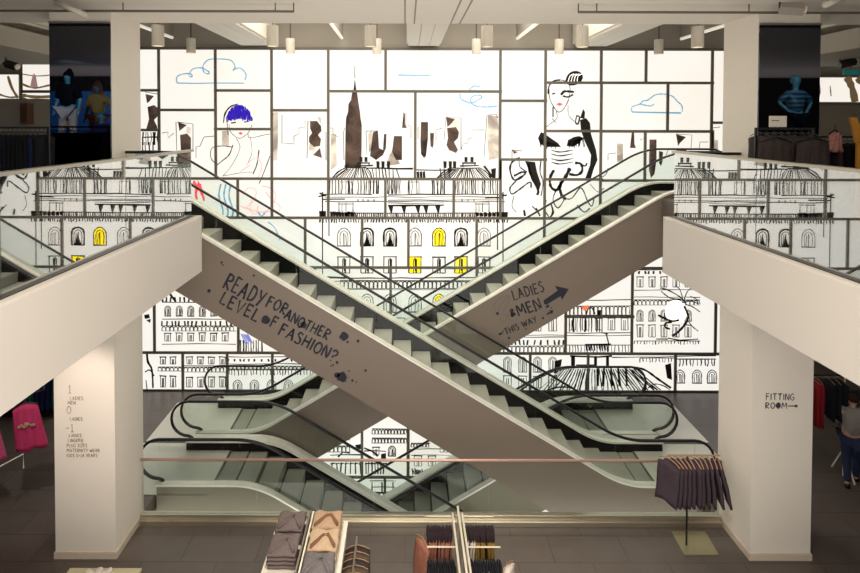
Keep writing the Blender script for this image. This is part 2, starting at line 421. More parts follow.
# pendant cylinder spotlights in two rows
def pendant(x, y, zb, r_, h, label):
    o = empty('pendant_spotlight', (x, y, zb), label, 'spotlight', 'cylinder spotlights over the escalators')
    n = 16; b = MB().tube([(x, y, zb), (x, y, zb + h)], r_, n, cap=False)
    b.tube([(x, y, zb + h), (x, y, zb + h + .001)], r_, n)
    b.tube([(x, y, zb + h), (x, y, zb)], r_ - .012, n, cap=False)
    b.build('housing', mat('lamp_housing', 'CFC8BA', .5), o, smooth=False)
    MB().tube([(x, y, zb + .05), (x, y, zb + .06)], r_ - .014, n).build('lens', mat('lamp_lens', 'FFF2D8', .4, emit=2.), o)
    MB().tube([(x, y, zb + h), (x, y, 10.1)], .012, 6).build('stem', dsteel, o)
    ld = bpy.data.lights.new('spot_bulb', 'SPOT'); ld.energy = 90; ld.color = (1, .88, .72); ld.spot_size = R(95); ld.spot_blend = .7; ld.shadow_soft_size = .08
    lo = bpy.data.objects.new('spot_bulb', ld); C.objects.link(lo); lo.parent = o; lo.location = (0, 0, -.01)
ordn = ['first', 'second', 'third', 'fourth', 'fifth', 'sixth']
for row, (ks, Y, zb, r_, h, nm) in enumerate((((-5.52, -3.18, -1.18, 1.2, 3.15, 5.5), 11.75, 8.58, .12, .42, 'larger near'), ((-5.52, -3.18, -1.14, 1.2, 3.15, 5.5), 13.55, 8.66, .105, .34, 'smaller far'))):
    for i, k in enumerate(ks):
        pendant(XC + k * 1.0, Y, zb, r_, h, 'white cylinder spotlight, %s from left in the %s row' % (ordn[i], nm))
# tracks with hangers
for sg, (a, b) in ((-1, (-9.0, -1.65)), (1, (2.52, 10))):
    s_ = 'left' if sg < 0 else 'right'
    t = empty('lighting_track', ((a + b) / 2, 8.44, 8.65), 'thin dark lighting track crossing in front of the %s column top' % s_, 'lighting track', 'ceiling tracks')
    MB().box(a, b, 8.42, 8.46, 8.63, 8.66).build('track_bar', mat('track', '6B645B', .5, .3), t)
    h = MB()
    e = b if sg < 0 else a
    for x in (e - .0 * sg, e + sg * .27, e + sg * 2.5): h.tube([(x, 8.44, 8.64), (x, 8.44, 8.77)], .008, 6)
    h.build('hanger', dsteel, t)
# lamps on the tracks
def track_lamp(x, y, z, dx, dz, L, m_, label, box=False):
    o = empty('track_lamp', (x, y, z), label, 'spotlight', 'adjustable lamps on the ceiling tracks')
    v = Vector((dx, -.25, dz)).normalized()
    p0 = Vector((x, y, z)); p1 = p0 + v * L
    if box:
        b = MB().tube([p0, p1], .085, 4); b.build('lamp_head', m_, o)
        MB().tube([p1, p1 + v * .03], .06, 12).build('lens', mat('lamp_lens_dim', 'E8DCC6', .4), o)
    else:
        MB().tube([p0, p1], [.035, .045], 12).build('lamp_head', m_, o, smooth=True)
    MB().tube([p0, (x, y, min(8.77, z + .13) if y > 10.16 else 8.77)], .015, 6).build('bracket', dsteel, o)
lampw = mat('lamp_white', 'D5CFC2', .45)
track_lamp(-5.05, 8.3, 8.74, 1, -.42, .55, lampw, 'slim white track lamp at the head of the left mirror column')
track_lamp(5.38, 8.3, 8.68, 1, -.12, .3, mat('lamp_gray', 'A39C92', .45), 'gray box lamp at the top corner of the right mirror column', True)
track_lamp(6.0, 7.9, 8.74, -1, -.35, .35, lampw, 'white track lamp right of the gray box lamp')
track_lamp(-8.5, 12.2, 8.26, 1, -.25, .3, mat('lamp_black', '2A2826', .45), 'black box lamp under the far left bulkhead', True)
track_lamp(9.2, 12.2, 8.28, 1, .25, .3, MATS['lamp_black'], 'black box lamp under the far right bulkhead', True)
MB().box(9.9, 10.25, 13.0, 13.03, 8.14, 8.25).build('direction_sign', mat('sign_green', '1D6A66', .5, emit=.3))
tag(bpy.data.objects['direction_sign'], 'small teal sign hanging under the far right bulkhead', 'sign')
MB().tube([(10.07, 13.015, 8.22), (10.07, 13.015, 8.4)], .01, 6).build('sign_stem', dsteel, bpy.data.objects['direction_sign'])
# ------------------------------------------------------------------ escalators
TAN = .595
def step_material():
    m = bpy.data.materials.new('step_metal'); m.use_nodes = True
    nt = m.node_tree; b = nt.nodes['Principled BSDF']
    tc = nt.nodes.new('ShaderNodeTexCoord'); wv = nt.nodes.new('ShaderNodeTexWave'); wv.bands_direction = 'Y'
    wv.inputs['Scale'].default_value = 18; nt.links.new(tc.outputs['Object'], wv.inputs['Vector'])
    r = nt.nodes.new('ShaderNodeValToRGB'); r.color_ramp.elements[0].color = lin('8B8B82'); r.color_ramp.elements[1].color = lin('BCBBB0')
    nt.links.new(wv.outputs['Fac'], r.inputs['Fac']); nt.links.new(r.outputs['Color'], b.inputs['Base Color'])
    bp = nt.nodes.new('ShaderNodeBump'); bp.inputs['Strength'].default_value = .3; bp.inputs['Distance'].default_value = .005
    nt.links.new(wv.outputs['Fac'], bp.inputs['Height']); nt.links.new(bp.outputs['Normal'], b.inputs['Normal'])
    b.inputs['Metallic'].default_value = .1; b.inputs['Roughness'].default_value = .42
    return m
step_m = step_material()
plate_m = mat('landing_plate', 'DEDDD2', .3, .2, var=.06, scale=12)
comb_m = mat('comb', '6D6C66', .4, .7)

def escalator(label, ub, zu, zl, y0, flip, n0, n1, clad):
    """flight descending towards +X before flip; ub upper bend, y0 outer near face, n0/n1 newel axis positions"""
    lb = ub + (zu - zl) / TAN
    def path(x, r=.42):
        def soft(t): # integral of a smooth ramp 0..1 over +-r
            if t < -r: return 0
            if t > r: return t
            return (t + r) ** 2 / (4 * r)
        return zu - TAN * (soft(x - ub) - soft(x - lb))
    fx = (lambda x: mir(x)) if flip else (lambda x: x)
    def xs(a, b, st=.14):
        # dense samples at the bends, sparse on the slope
        v = {a, b}
        x = a
        for c in (ub, lb):
            for k in range(-6, 7):
                q = c + k * .07
                if a < q < b: v.add(q)
        return sorted(v)
    def line(a, b, off): return [(fx(x), path(x) + off) for x in xs(a, b)]
    y1 = y0 + 1.74
    hn, hf = y0 + .11, y1 - .14
    root = empty('escalator', (fx((ub + lb) / 2), (y0 + y1) / 2, zl), label, 'escalator', 'crossing escalators')
    # cladding
    top, bot = line(n0, n1, .17), line(n0, n1, -1.14)
    near = MB().band_y(top, bot, y0, y0 + .03).build('side_panel', clad, root); near['label'] = 'side panel facing the shop front'
    MB().band_y(top, bot, y1 - .03, y1).build('side_panel', clad, root)
    MB().band_y(line(n0, n1, -.34), bot, y0 + .03, y1 - .03).build('truss_body', mat('truss_dark', '3A3833', .6), root)
    # decking and skirts
    for a, b in ((y0 - .012, y0 + .135), (y1 - .27, y1 + .012)):
        MB().band_y(line(n0 - .02, n1 + .02, .205), line(n0 - .02, n1 + .02, .165), a, b).build('decking', deck_m, root)
    for a in (y0 + .135, y1 - .278):
        MB().band_y(line(n0, n1, .166), line(n0, n1, -.36), a, a + .008).build('skirt', skirt_m, root)
    # glass and handrails
    for hy in (hn, hf):
        n = 8; L = (n1 - n0) / n
        for i in range(n):
            a, b = n0 + i * L + .004, n0 + (i + 1) * L - .004
            g = MB().band_y(line(a, b, .96), line(a, b, .20), hy - .006, hy + .006)
            if i in (0, n - 1):
                sgn = -1 if i == 0 else 1; e = n0 if i == 0 else n1; zc = path(e)
                g.prism_y([(fx(e + sgn * .34 * math.sin(math.pi * k / 10)), zc + .61 + .35 * math.cos(math.pi * k / 10)) for k in range(11)], hy - .006, hy + .006)
            g.build('glass_pane', eglass, root)
        pts = []
        for e, sgn in ((n0, -1), (n1, 1)):
            zc = path(e)
            arc = [(fx(e + sgn * .37 * math.sin(math.pi * k / 12)), hy, zc + .625 + .375 * math.cos(math.pi * k / 12)) for k in range(13)]
            arc += [(fx(e - sgn * .06), hy, zc + .22), (fx(e - sgn * .1), hy, zc + .18)]
            if sgn < 0: pts = arc[::-1]
            else: tail = arc
        pts += [(fx(x), hy, path(x) + 1.0) for x in xs(n0, n1)[1:-1]] + tail
        MB().tube(pts, .026, 8, sx=1.5).build('handrail', black, root, smooth=True)
    # landing plates with comb
    ca, cb = ub - .92, lb + .74
    for x0, x1, z in ((n0 - 1.1, ca, zu), (cb, n1 + 1.1, zl)):
        q = sorted((fx(x0), fx(x1)))
        MB().box(q[0], q[1], y0 + (.0), y1, z + .002, z + .014).build('landing_plate', plate_m, root)
        e = x1 if z == zu else x0
        q = sorted((fx(e - .02), fx(e + .02)))
        MB().box(q[0], q[1], y0 + .15, y1 - .29, z + .014, z + .022).build('comb', comb_m, root)
    # steps
    proto = None; x = ca; hw = (y1 - y0 - .15 - .284) / 2; yc = (y0 + .15 + y1 - .284) / 2
    while x < cb - .05:
        xm = x + .2; z = path(xm)
        if x + .4 > cb or x < ca + .01: z = min(z, path(xm))
        w = Vector((fx(xm), yc, z - .004 - .09 * min(1, min(abs(z - zu), abs(z - zl)) / .3))) - root.location
        if proto is None:
            s = MB().box(-.184, .184, -hw, hw, -.05, 0); s.box(.16 if not flip else -.184, .184 if not flip else -.16, -hw, hw, -.27, -.05)
            me_o = s.build('step', step_m, None, origin=(0, 0, 0)); me_o.parent = root; me_o.location = w; proto = me_o
        else:
            o = proto.copy(); C.objects.link(o); o.parent = root; o.location = w
        x += .4
    return root, near

YA, YB = 10.64, 12.46
escA, panA = escalator('upper front escalator with the sentence painted on its side, falling from left balcony to right', -4.95, ZU, 0, YA, False, -6.6, 5.5, taupe)
escB, panB = escalator('upper rear escalator with the painted arrow on its side, rising to right balcony', -4.93, ZU, 0, YB, True, -6.6, 5.5, taupe)
escC, panC = escalator('lower front escalator going down from the left landing behind the glass guard', -2.8, 0, -5.4, YA, False, -4.68, 7.6, taupe2)
escD, panD = escalator('lower rear escalator going down from the right landing towards the left', -2.8, 0, -5.4, YB, True, -4.68, 7.6, taupe2)

# painted sentence on the front flight
yy = YA - .002; k = yy / F * 1.0
t = MB()
def put(txt, px, py, h, ang, total, w=1.5):
    X, Z = at(px, py, yy); write(t, txt, X, Z, h * k, R(ang), w * k, yy, total * k, jit=.06)
put('READY', 222.5, 288, 16.5, -27.5, 42, 2.1); put('FOR', 265.8, 305.5, 11.5, -27.5, 21, 1.8); put('ANOTHER', 283.5, 318.5, 10.8, -27, 49, 1.8)
put('LEVEL', 218.8, 303.5, 13, -26.5, 42, 2.); put('F', 269.4, 326.2, 11.5, -27, 5.4, 1.9); put('FASHION?', 278.2, 333.6, 12., -27.5, 63, 1.9)
for px, py, r_ in ((265.7, 320, 4.6), (303.5, 325, 3.6), (209, 291, 1.9), (221.6, 262.5, 1.2), (222.9, 265, .9), (253.8, 275.6, 1.2), (344, 336.3, 4.6), (358, 341, 1.6), (347.5, 342, 1.3),
                   (337, 362.5, 1.5), (333, 365, 1.0), (342, 377, 5.2), (337, 375, 3), (365.6, 370.5, 1.4), (352.5, 380.5, 1.4), (356, 382, .8), (331, 366, .8), (349, 371, .9)):
    blot(t, *at(px, py, yy), r_ * k, yy)
for i in range(14):
    a = random.random() * 6.3; rr = random.uniform(5, 8)
    blot(t, *at(342 + rr * math.cos(a), 377 + rr * .7 * math.sin(a), yy), random.uniform(.3, .7) * k, yy, 7)
t.build('lettering', ink_blue, panA)
# painted words and arrow on the rear flight
yy = YB - .002; k = yy / F
t = MB()
put('LADIES', 514.5, 301, 10.5, 18.5, 32, 1.4); put('MEN', 519.5, 316.5, 11, 22, 24, 1.6); put('&', 511.5, 316.5, 7, 20, 4.5, 1.5)
put('THIS WAY', 506, 334.5, 6.2, 23, 34, 1.1)
def P(px, py): return at(px, py, yy)
fan(t, [P(543.5, 300.5), P(544, 303.8), P(546, 305), P(560.5, 296.2), P(562, 299.8), P(568.8, 289), P(554.8, 285.8), P(557.6, 290.6)], yy)
fan(t, [P(546, 314), P(548, 315), P(551, 313), P(552, 314.5), P(553.5, 310.5), P(549.5, 310), P(550, 311.5)], yy)
for px, py, r_ in ((548, 306, 1.5), (543, 318, 1.2), (546.5, 307, 1), (551.5, 307.8, .8), (536, 311, 1.1), (539, 309, .8), (497.5, 313.5, 1.6), (500, 334, 1.4), (502, 333, 1), (503, 331, .8), (509, 338, 1.2), (526, 329, .8), (512.6, 310.2, 1.3), (512.4, 315.6, 1.5)):
    blot(t, *P(px, py), r_ * k, yy, 9)
t.build('lettering', ink_blue, panB)
t = MB()
for s in ([(496, 313), (494, 305), (500, 298), (508, 296), (508.5, 303), (503, 311)], [(508, 296), (500, 306), (498, 313)], [(499, 318), (504, 322), (509, 314)], [(500, 317), (503, 314), (508, 316)]):
    ribbon(t, smoothline([P(*q) for q in s]), .7 * k, yy)
t.build('faint_drawing', ink_faint, panB)
# ------------------------------------------------------------------ light box wall with its drawings
RECTS = [(100,159,49,91),(100,159,91,130.7),(100,159,130.7,179),(159,215.6,49,110.6),(159,215.6,110.6,179),
 (215.6,271.7,49,90.7),(215.6,271.7,90.7,129.5),(215.6,271.7,129.5,179),(100,159,179,218),(159,238,179,218),(238,271.7,179,218),(271.7,328.4,179,218),
 (271.7,328.4,49,110.6),(271.7,328.4,110.6,179),(328.4,385.6,49,91.4),(385.6,500.3,49,91.4),(328.4,415.2,91.4,179),(415.2,500.3,91.4,179),
 (328.4,385.6,179,218),(385.6,453.7,179,218),(453.7,500.3,179,218),(500.3,545.4,49,100.6),(500.3,545.4,100.6,159.3),(500.3,545.4,159.3,218),
 (545.4,601,49,82.4),(545.4,601,82.4,131),(545.4,601,131,179.8),(545.4,601,179.8,218),(601,645.8,49,82.4),(645.8,712,49,82.4),
 (601,667.4,82.4,131.5),(667.4,712,82.4,131.5),(601,645.8,131.5,180),(645.8,712,131.5,180),(712,775,49,122),(712,775,122,180),(601,660,180,218),(660,712,180,218),(712,775,180,218)]
def row(y0, y1, xs): RECTS.extend((a, b, y0, y1) for a, b in zip(xs, xs[1:]))
row(218, 267.5, [100, 160, 228, 305.3, 362.2, 408.4, 476.5, 545, 632.6, 700, 775])
row(267.5, 353, [100, 154.6, 238.3, 315, 390.6, 476.5, 565.6]); RECTS += [(565.6, 632.6, 267.5, 316), (565.6, 632.6, 316, 353), (632.6, 715.4, 267.5, 353), (715.4, 775, 267.5, 353)]
row(353, 391, [100, 183.1, 227.5, 272.6, 340, 409, 476, 530, 587.8, 675, 775])
row(391, 477, [180, 260, 362.5, 409, 480, 570, 660]); row(477, 575, [180, 270, 340, 385, 440, 520, 600, 660])
def W(px, py): return at(px, py, WY)
KW = WY / F
wall = empty('light_box_wall', (XC, WY, -4.6), 'tall backlit white panel wall with ink city drawings behind the escalators', 'light wall')
fr = MB(); done = set()
segs = {}
def bar(x0, z0, x1, z1):
    if x0 == x1: segs.setdefault(('v', round(x0, 1)), [x0]).append((min(z0, z1), max(z0, z1)))
    else: segs.setdefault(('h', round(z0, 1)), [z0]).append((min(x0, x1), max(x0, x1)))
def flush_bars():
    w = .034
    for (d_, _), v in segs.items():
        c_ = v[0]; iv = sorted(v[1:]); cur = list(iv[0]); out = []
        for a_, b_ in iv[1:]:
            if a_ <= cur[1] + .12: cur[1] = max(cur[1], b_)
            else: out.append(cur); cur = [a_, b_]
        out.append(cur)
        for a_, b_ in out:
            if d_ == 'v': fr.box(c_ - w, c_ + w, WY - .034, WY + .03, a_, b_)
            else: fr.box(a_ - w, b_ + w, WY - .03, WY + .03, c_ - w, c_ + w)
for a, b, c, d in RECTS:
    cx = (a + b) / 2; cy = (c + d) / 2
    x0 = W(a, cy)[0]; x1 = W(b, cy)[0]; z1 = W(cx, c)[1]; z0 = W(cx, d)[1]
    z1 = W(430, c)[1]; z0 = W(430, d)[1]
    MB().box(x0 + .02, x1 - .02, WY, WY + .03, z0 + .02, z1 - .02).build('light_panel', panel_m, wall)
    bar(x0, z0, x0, z1); bar(x1, z0, x1, z1); bar(x0, z0, x1, z0); bar(x0, z1, x1, z1)
flush_bars()
fr.build('panel_frame', frame_m, wall)
MB().box(-7.9, 9.6, WY - .05, WY + .06, -.28, W(430, 390)[1]).build('floor_band', mat('floor_band', '24221F', .5), wall)
MB().box(-7.9, 9.6, WY + .04, WY + .1, -4.8, W(430, 49)[1]).build('backing', frame_m, wall)

class Ink:
    def __init__(s, name, m, dy=.002): s.n = name; s.m = m; s.b = MB(); s.y = WY - dy
    def st(s, pts, w=.7, curve=False, taper=False):
        p = [W(*q) for q in pts]
        if curve and len(p) > 2: p = smoothline(p, 4)
        w = w * 1.35 if w < 1 else w * 1.1
        ribbon(s.b, p, w * KW, s.y, .3, taper); return s
    def fill(s, pts, curve=False):
        p = [W(*q) for q in pts]
        if curve: p = smoothline(p + [p[0]], 4)[:-1]
        fan(s.b, p, s.y); return s
    def done(s, label=None):
        o = s.b.build(s.n, s.m, wall)
        if label: o['label'] = label
j = lambda a=.5: random.uniform(-a, a)

def arch(i, cx, y0, y1, w, wt=.6, open_=True):
    x0, x1 = cx - w / 2, cx + w / 2; r = w / 2
    i.st([(x0 + j(.4), y1), (x0, y0 + r), (x0 + w * .2, y0 + r * .3), (cx, y0), (x1 - w * .2, y0 + r * .3), (x1, y0 + r), (x1 + j(.4), y1)], wt, True)
    k = w * .2
    i.st([(x0 + k, y1 - 1), (x0 + k, y0 + r), (cx, y0 + r * .45), (x1 - k, y0 + r), (x1 - k, y1 - 1)], wt * .8, True)
    i.st([(x0 - .5, y1), (x1 + .5, y1 + j(.3))], wt * 1.3)
    i.st([(cx + j(.4), y0 + r * .8), (cx, y1)], wt * 1.2); i.st([(cx + w * .14, y0 + r), (cx + w * .2, y1)], wt * .7)
def sash(i, cx, y0, y1, w, wt=.6):
    x0, x1 = cx - w / 2, cx + w / 2
    i.st([(x0 - 1, y0 + j(.4)), (x1 + 1, y0 + j(.4))], wt * 1.4); i.st([(x0, y0), (x0 + j(.4), y1)], wt); i.st([(x1, y0), (x1 + j(.4), y1)], wt)
    i.st([(cx - w * .12, y0 + 2), (cx - w * .12, y1)], wt); i.st([(cx + w * .12, y0 + 2), (cx + w * .1, y1)], wt * 1.2); i.st([(x0, y1), (x1, y1)], wt * .8)
def teeth(i, x0, x1, y0, y1, st=2.2, wt=.55):
    i.st([(x0, y0), ((x0 + x1) / 2, y0 + j(.4)), (x1, y0)], wt)
    x = x0
    while x < x1:
        i.st([(x, y0), (x + j(.5), y0 + (y1 - y0) * .5), (x + j(.8), y1 + j(.6))], wt * random.uniform(.7, 1.4)); x += st * random.uniform(.8, 1.25)
def arcs(i, x0, x1, y0, y1, st=3.4, wt=.5):
    i.st([(x0, y0 + j(.3)), (x1, y0 + j(.3))], wt); i.st([(x0, y1), (x1, y1)], wt * .7)
    x = x0
    while x < x1 - st * .6:
        i.st([(x, y1), (x + .3, y0 + 1.5), (x + st * .5, y0 + .6), (x + st - .5, y0 + 1.8), (x + st - .4, y1 - .5)], wt * random.uniform(.7, 1.4), True); x += st
def pilasters(i, x0, x1, y0, y1, n, wt=.6):
    for k in range(n):
        x = x0 + (x1 - x0) * (k + random.uniform(-.25, .25)) / max(1, n - 1)
        i.st([(x, y0), (x + j(.7), (y0 + y1) / 2), (x + j(.6), y1)], wt * random.uniform(.6, 2.))
def longline(i, x0, x1, y, wt=.6):
    n = max(2, int((x1 - x0) / 15)); i.st([(x0 + (x1 - x0) * k / n, y + j(.45)) for k in range(n + 1)], wt)

# sepia skyline
w1 = Ink('skyline_wash', sepia, .0015)
w1.fill([(354.9, 78), (356.5, 91), (357.5, 95), (358.5, 103), (360, 112), (360.5, 118), (361.8, 125), (361.6, 150), (361, 168), (345, 168), (345.5, 130), (346, 118), (348, 112), (348.5, 104), (351, 100), (352, 93), (353.4, 90)])
for pts in ([(373, 132), (378, 131), (379, 148), (383, 150), (384, 134), (386.5, 134), (386, 148), (383, 155), (376, 160), (370, 156), (371, 148)],
            [(394, 136), (402, 136), (402, 160), (396, 160), (392, 152)], [(403.5, 113), (405, 114), (405, 124), (407, 128), (402, 128)],
            [(421, 122), (428, 122), (428, 138), (426, 156), (424, 158), (421, 154), (420.5, 140)], [(430, 133), (434, 133), (433.5, 145), (432.5, 148), (430.5, 146)],
            [(446, 117), (455, 119), (451, 124), (447.5, 127)], [(447, 128), (456, 127), (459, 132), (458, 138), (454, 142), (458, 150), (456, 153), (449, 150), (446.5, 145), (448, 138)],
            [(310, 121), (317, 121), (321, 126), (321.5, 131), (318, 135), (321, 139), (320, 146), (314, 147), (309, 142), (309, 137), (312, 133), (310, 128)], [(313, 155), (320, 148), (322, 158)],
            [(178, 122), (187, 125), (182, 129), (179.5, 131)], [(180, 135), (187, 133.5), (191, 138), (191, 150), (186, 156), (181, 152)],
            [(145.5, 94), (154, 96), (149, 102), (147, 103)], [(147.5, 107), (154, 105), (158, 108), (158, 116), (154, 120), (157, 126), (157.5, 130), (146, 130), (149, 119)],
            [(649.5, 139.5), (656.5, 139.5), (656.5, 160), (654.5, 174), (651, 178), (648.8, 170)], [(659, 151), (663, 152), (662.5, 162), (661, 166), (659, 163)], [(676, 134), (686, 137), (680, 143), (678, 146)], [(676, 150), (686, 148), (688, 156), (680, 160)],
            [(631.8, 131), (634, 131), (634.5, 144), (636, 148), (630, 148)], [(512, 150), (518, 152), (514, 154)]):
    w1.fill(pts)
w1.done('brown washed skyscrapers')
w2 = Ink('pale_skyline_wash', sepia2, .001)
for pts in ([(488, 115), (497, 116), (499, 130), (498, 158), (489, 160), (487, 135)], [(273, 113), (278, 112), (278, 140), (277, 160), (273, 161)], [(331, 134), (336, 134), (337, 165), (331, 170)], [(389, 156), (393, 148), (400, 164), (386, 166)],
            [(317, 116), (321, 118), (321, 125)], [(222, 131), (229, 131), (229, 146), (222, 146)], [(617, 143), (623, 144), (623, 162), (617, 162)], [(316, 133), (310, 140), (309, 150), (315, 152)], [(372, 130), (368, 134), (369, 152), (374, 150)], [(712, 140), (718, 140), (718, 150), (713, 150)], [(452, 119), (458, 120), (457, 128), (452, 126)], [(187, 126), (191, 128), (190, 134), (186, 133)]):
    w2.fill(pts)
w2.done('pale washed tower blocks')
s = Ink('skyline_outline', ink2)
s.st([(354.7, 66), (354.9, 78)], .5)
for pts in ([(282, 115), (282, 143), (294, 144), (294, 136), (299, 134), (299, 128), (305, 127), (305, 121), (308, 121), (307, 158)], [(322, 132), (326, 132), (326, 160)], [(330, 128), (333, 128), (333, 134), (338, 137)], [(366, 131), (372, 131), (378, 131)], [(366, 131), (367, 155)],
            [(345, 128), (343.5, 132), (344, 160)], [(403, 113), (406, 113), (406, 125), (411, 126), (411, 138)], [(418, 127), (418, 139)], [(436, 140), (436, 130), (442, 128)], [(444, 140), (446, 117), (461, 118), (461, 150), (463, 144), (468, 143), (468, 139), (472, 138), (472, 130), (484, 130)], [(484, 157), (487, 115), (496, 114), (498, 118)],
            [(176, 122), (177, 158)], [(177, 122), (193, 124), (193, 150)], [(162, 133), (168, 132), (168, 138), (174, 133)], [(196, 158), (196, 147), (200, 146), (204, 137), (215, 136)], [(145, 92), (158, 94)], [(512, 150), (522, 151)], [(512, 150), (512, 159)], [(608, 160), (608, 154), (616, 153)], [(640, 140), (645, 138), (646, 150)], [(665, 158), (668, 150), (674, 148)], [(676, 134), (692, 135), (690, 160)], [(699, 150), (700, 142), (708, 142)], [(712, 128), (720, 127)]):
    s.st(pts, .45)
s.done('thin pencilled tower outlines')

# clouds
c = Ink('crayon_cloud', blu)
c.st([(177, 83), (195, 83.4), (215, 83), (244, 83.2)], 1.2)
for pts in ([(177, 83), (177, 77), (183, 74), (191, 74), (192, 77), (189, 75), (193, 69), (202, 68), (209, 72), (208, 74), (204, 72), (203, 66), (208, 60), (216, 59), (230, 60), (235, 66), (233, 71)], [(233, 70), (240, 68), (246, 74), (245, 80)], [(460, 94), (461, 99), (467, 102), (472, 103), (478, 100), (482, 97), (478, 95), (472, 97), (471, 102), (476, 106), (487, 107), (497, 106)], [(469, 90), (474, 86), (480, 87)]):
    c.st(pts, 1.0, True)
c.st([(398, 75), (430, 75.5)], .8); c.st([(632, 112), (650, 112.4), (681, 113)], 1.2)
for pts in ([(632, 112), (632, 107), (640, 104), (643, 101), (648, 100), (655, 95), (663, 94), (672, 96), (677, 101), (682, 106), (682, 112)], [(640, 104), (650, 106), (654, 104)]): c.st(pts, .8, True)
c.done('pale blue crayon clouds')

# figure with the purple fringe
p = Ink('purple_hair', pur, .003)
for k in range(38):
    t_ = k / 37; x = 226 + t_ * 26; top = 118 - 13 * math.sin(math.pi * (.12 + t_ * .8)); bt = 121 + j(1.2) - 1.5 * math.sin(math.pi * t_)
    top = 120 - 15.5 * math.sqrt(max(0, 1 - ((x - 239) / 13.6) ** 2))
    p.st([(x + (239 - x) * .12 + j(.5), top + abs(j(1))), (x + j(.3), (top + bt) / 2), (x + j(.6), bt)], random.uniform(.5, 1.1), True)
p.done('purple fringed hair')
b_ = Ink('bust_outline', ink)
b_.st([(238, 104), (230, 107), (225, 114), (223.5, 123)], 1.5, True, True)
for pts, w in (([(229, 124), (230, 131), (236, 137), (241, 138), (248, 133), (252, 125)], .4), ([(231, 123), (236, 122.4)], 1.0), ([(244, 122), (249, 121.5)], 1.0), ([(227, 121), (228, 135)], .6),
               ([(248, 134), (250, 138), (264, 135), (270, 134)], .4), ([(236, 138), (240, 148), (232, 165), (223, 176)], .35), ([(233, 145), (229, 155), (222, 161), (217, 165)], 1.), ([(217, 165), (211, 158), (212, 148), (222, 146), (232, 147)], .6),
               ([(259, 150), (257, 164), (253, 174)], .8), ([(270, 156), (264, 172), (259, 184)], .6), ([(223, 176), (240, 173), (252, 172)], .35), ([(250, 136), (252, 152), (247, 165)], .3)):
    b_.st(pts, w, True)
b_.done('outlined woman resting on her hand')
r_ = Ink('red_lips', red, .003)
r_.fill([(238, 133.2), (240.5, 132), (243, 133), (241, 135)]); r_.fill([(556, 104.3), (559.5, 102.6), (563, 104.2), (559.5, 106)])
for k in range(14): r_.st([(196 + j(4), 183 + j(3)), (199 + j(4), 189 + j(3))], .9, True)
r_.st([(201, 184), (196, 192), (197, 200)], 2.2, True); r_.st([(199, 188), (203, 196), (204, 201)], 2., True)
r_.done('red lips and scribble')
pk = Ink('pink_scribble', pnk, .003)
for pts in ([(243, 195), (248, 188), (256, 190), (254, 200), (246, 208)], [(262, 186), (270, 188), (276, 196), (270, 208), (262, 214)], [(252, 198), (250, 210), (256, 214), (258, 206)], [(266, 192), (272, 200), (280, 206), (278, 214)], [(240, 206), (260, 212), (276, 210)], [(246, 165), (256, 158), (262, 166), (258, 178)], [(240, 172), (250, 165)]):
    pk.st(pts, .6, True)
pk.done('pink scribbles')
bl_ = Ink('blue_scribble', blu, .003)
for x in (221, 226, 231): bl_.st([(x, 184), (x - 2, 196), (x + 2, 210), (x + 1, 217)], 1.5, True)
bl_.st([(258, 212), (262, 216), (266, 211)], 1.2, True); bl_.st([(268, 222), (275, 228), (280, 240)], .8, True)
bl_.done('blue crayon stripes')

# figure in the black dress
d = Ink('dress_figure', ink, .003)
d.fill([(565, 82), (567, 76), (571, 72), (577, 71), (582, 74), (582.5, 79), (578, 84), (570, 85.5)], True)
for pts, w in (([(549, 95), (549, 87), (553, 82), (560, 80), (567, 82), (570, 88), (569, 98), (565, 107), (560, 112), (556, 110), (551, 102), (549, 95)], .55), ([(548.5, 94), (549, 86), (554, 81), (560, 80)], 1.5), ([(561, 95), (564, 91.5), (569, 91.5), (574, 92)], 1.9),
               ([(563, 96), (568, 97), (573, 94.5)], 1.6), ([(552, 94), (555, 93.3)], .9), ([(553, 107), (553, 117)], 1.), ([(552, 118), (556, 123)], .4), ([(577, 115), (575.5, 122), (578, 124), (579.5, 117), (577, 116)], 1.2), ([(556, 110), (557, 118), (550, 124), (545, 128)], .4), ([(568, 105), (569, 116), (578, 124)], .4)):
    d.st(pts, w, True)
d.fill([(580, 118), (583, 109), (585, 112), (584.5, 119)]); d.fill([(580, 120), (586, 118), (590, 123), (591, 134), (596, 150), (597.5, 160), (594, 168), (591, 178), (585, 179), (590, 165), (591, 155), (585, 142), (581, 131)])
d.fill([(538, 138), (541, 132), (545, 134), (552, 139), (558, 143), (561, 147), (554, 147), (546, 147), (540, 144)]); d.fill([(567, 146), (568, 140), (574, 137), (579, 136), (584, 138), (579, 143), (573, 147)])
for k in range(16):
    d.st([(541 + k, 139 + k * .4), (540 + k + j(2), 146 + j(3))], .6); d.st([(568 + k, 142 - k * .3), (568 + k + j(2), 147 + j(2))], .6)
for y in (150, 153.8, 158.5, 162): d.st([(551, y), (560, y + 2), (573, y)], 1.2, True, True)
